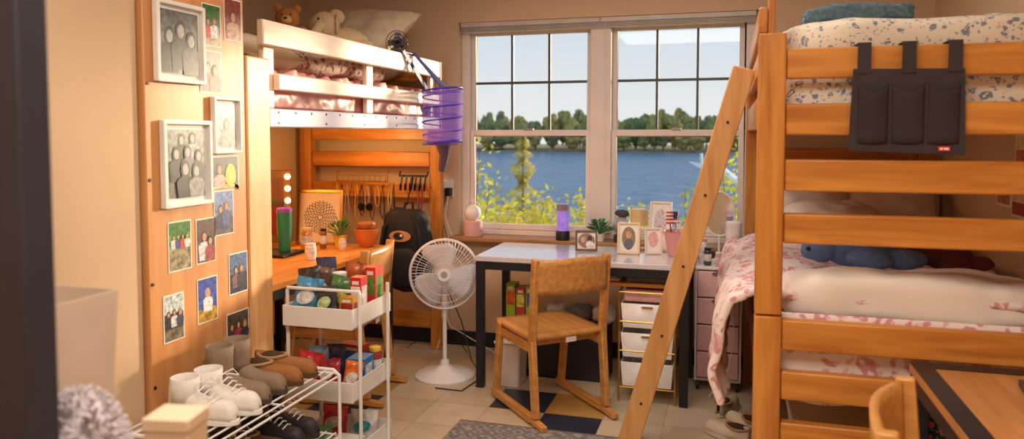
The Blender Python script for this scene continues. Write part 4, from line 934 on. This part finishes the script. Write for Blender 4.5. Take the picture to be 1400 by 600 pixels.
for i in range(4200):
    h=rr.random()**1.1;z=1.2+6.2*h;br=.6+.4*math.sin(z*6.5+math.sin(z*2)*2);R_=1.7*(1-h)**.75*br+.1
    a=rr.random()*6.28;q=R_*rr.random()**.45
    c=Vector((math.cos(a)*q,math.sin(a)*q,z-q*.12));u=Vector((math.cos(a),math.sin(a),rr.uniform(-.2,.6))).normalized()
    leafq(b,c,u,.09,mt if rr.random()<.6 else mt2)
b.obj('foliage',e,loc=Z0,recalc=False,smooth=False)
def shrub(loc,h,r,n,col,label,seed,sz=.06,nb=9,lo=.3):
    e=thing('shrub',label,'shrub',loc);rr=random.Random(seed);b=MB();pts=[]
    for k in range(nb):
        a=rr.random()*6.28;q=r*rr.uniform(.3,1);top=Vector((math.cos(a)*q,math.sin(a)*q,h*rr.uniform(.7,1)));base=Vector((0,0,0))
        mid=base.lerp(top,.5)+Vector((rr.uniform(-.1,.1),rr.uniform(-.1,.1),h*.1))
        b.tube([base,mid,top],.015,C((120,96,70),.9),5,rs=[.03,.015,.005])
        for t in range(14):
            f_=lo+(1-lo)*t/13;p=(base.lerp(mid,f_*2) if f_<.5 else mid.lerp(top,f_*2-1));pts.append(p)
    b.obj('stem',e,loc=Z0)
    b=MB();m1=leafmat('leaf_a',col);m2=leafmat('leaf_b',(min(255,col[0]+30),min(255,col[1]+20),col[2]))
    for i in range(n):
        c=rr.choice(pts)+Vector((rr.gauss(0,1),rr.gauss(0,1),rr.gauss(0,1)))*r*.15
        leafq(b,c,Vector((rr.gauss(0,1),rr.gauss(0,1),rr.gauss(0,1))).normalized(),sz*rr.uniform(.6,1.3),m1 if i%2 else m2)
    b.obj('foliage',e,loc=Z0,recalc=False,smooth=False)
shrub((-4.75,12.5,-5.3),6.9,.75,1300,(216,206,96),'tall shrub with yellow green leaves outside the window',2,.07)
shrub((-6.0,20,-5.3),5.1,1.7,3600,(232,206,90),'broad golden leaved shrub on the bank',4,.09,20,.5)
shrub((-3.0,21,-5.3),4.95,1.5,2800,(226,206,94),'broad golden leaved shrub on the bank',8,.09,18,.5)
shrub((-.75,15.5,-5.3),6.1,.9,1500,(232,210,80),'sparse golden shrub beside the patio umbrella',9,.07,12,.5)
shrub((.25,13.0,-5.3),6.5,.6,1000,(216,204,80),'tall thin golden shrub outside the window',11,.07,8,.6)
e=thing('patio_umbrella','white slanted patio umbrella outside the window','umbrella',(-.3,17.5,-5.6))
MB().cyl((0,0,0),(-.35,0,6.6),.03,WH,n=10).obj('pole',e,loc=Z0)
b=MB();b.M=Matrix.Translation((.15,0,6.2))@Matrix.Rotation(.42,4,'Y');b.lathe([(.8,-.12),(.02,.08)],C((240,240,240),.7),n=8,cap=False).obj('canopy',e,loc=Z0,solid=.01,recalc=False)

# ---------- lights / world ----------
def area(loc,rot,size,sy,en,col,portal=False):
    l=bpy.data.lights.new('added_area_light','AREA');l.shape='RECTANGLE';l.size=size;l.size_y=sy;l.energy=en;l.color=col
    o=bpy.data.objects.new('added_area_light',l);COL.objects.link(o);o.location=loc;o.rotation_euler=rot
    if portal:l.cycles.is_portal=True
    return o
area((-.5,.6,2.6),(0,0,0),1.6,1.2,60,(1,.88,.75))  # unseen ceiling lamp, added as interior fill
area((-.6,3.1,2.6),(0,0,0),1.4,1.0,23,(1,.88,.77))  # second unseen ceiling lamp added to lift the room's brightness
area((-.8,4.97,1.5),(-pi/2,0,0),1.9,1.4,1,(1,1,1),True)
def point(loc,en,col,r=.05):
    l=bpy.data.lights.new('bulb_light','POINT');l.energy=en;l.color=col;l.shadow_soft_size=r
    o=bpy.data.objects.new('bulb_light',l);COL.objects.link(o);o.location=loc
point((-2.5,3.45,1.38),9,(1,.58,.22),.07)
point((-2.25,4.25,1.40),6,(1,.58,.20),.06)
sv=Vector((.62,1,.15)).normalized()
s_=bpy.data.lights.new('sun','SUN');s_.energy=5.2;s_.angle=math.radians(7);s_.color=(1,.80,.54)
so=bpy.data.objects.new('sun',s_);COL.objects.link(so);so.rotation_euler=sv.to_track_quat('Z','Y').to_euler();so.location=(5,10,5)
wd=bpy.data.worlds.new('World');SC.world=wd;wd.use_nodes=True;N=wd.node_tree.nodes;Lk=wd.node_tree.links
bg=N['Background'];tc=N.new('ShaderNodeTexCoord');sp=N.new('ShaderNodeSeparateXYZ');r=N.new('ShaderNodeValToRGB')
r.color_ramp.elements[0].position=.0;r.color_ramp.elements[0].color=lin((228,230,228));r.color_ramp.elements[1].position=.35;r.color_ramp.elements[1].color=lin((160,194,224))
Lk.new(tc.outputs['Generated'],sp.inputs[0]);Lk.new(sp.outputs['Z'],r.inputs['Fac']);Lk.new(r.outputs[0],bg.inputs['Color']);bg.inputs['Strength'].default_value=1.1
SC.view_settings.view_transform='Standard'
# ---------- camera ----------
cd=bpy.data.cameras.new('camera');cam=bpy.data.objects.new('camera',cd);COL.objects.link(cam);SC.camera=cam
cd.sensor_width=36;cd.lens=1025/1400*36;cd.shift_y=-.0459;cd.clip_start=.05;cd.clip_end=2000
cam.location=(0,0,1.456);cam.rotation_euler=(math.radians(87),0,math.radians(16.3))
cd.dof.use_dof=True;cd.dof.focus_distance=3.6;cd.dof.aperture_fstop=2.6
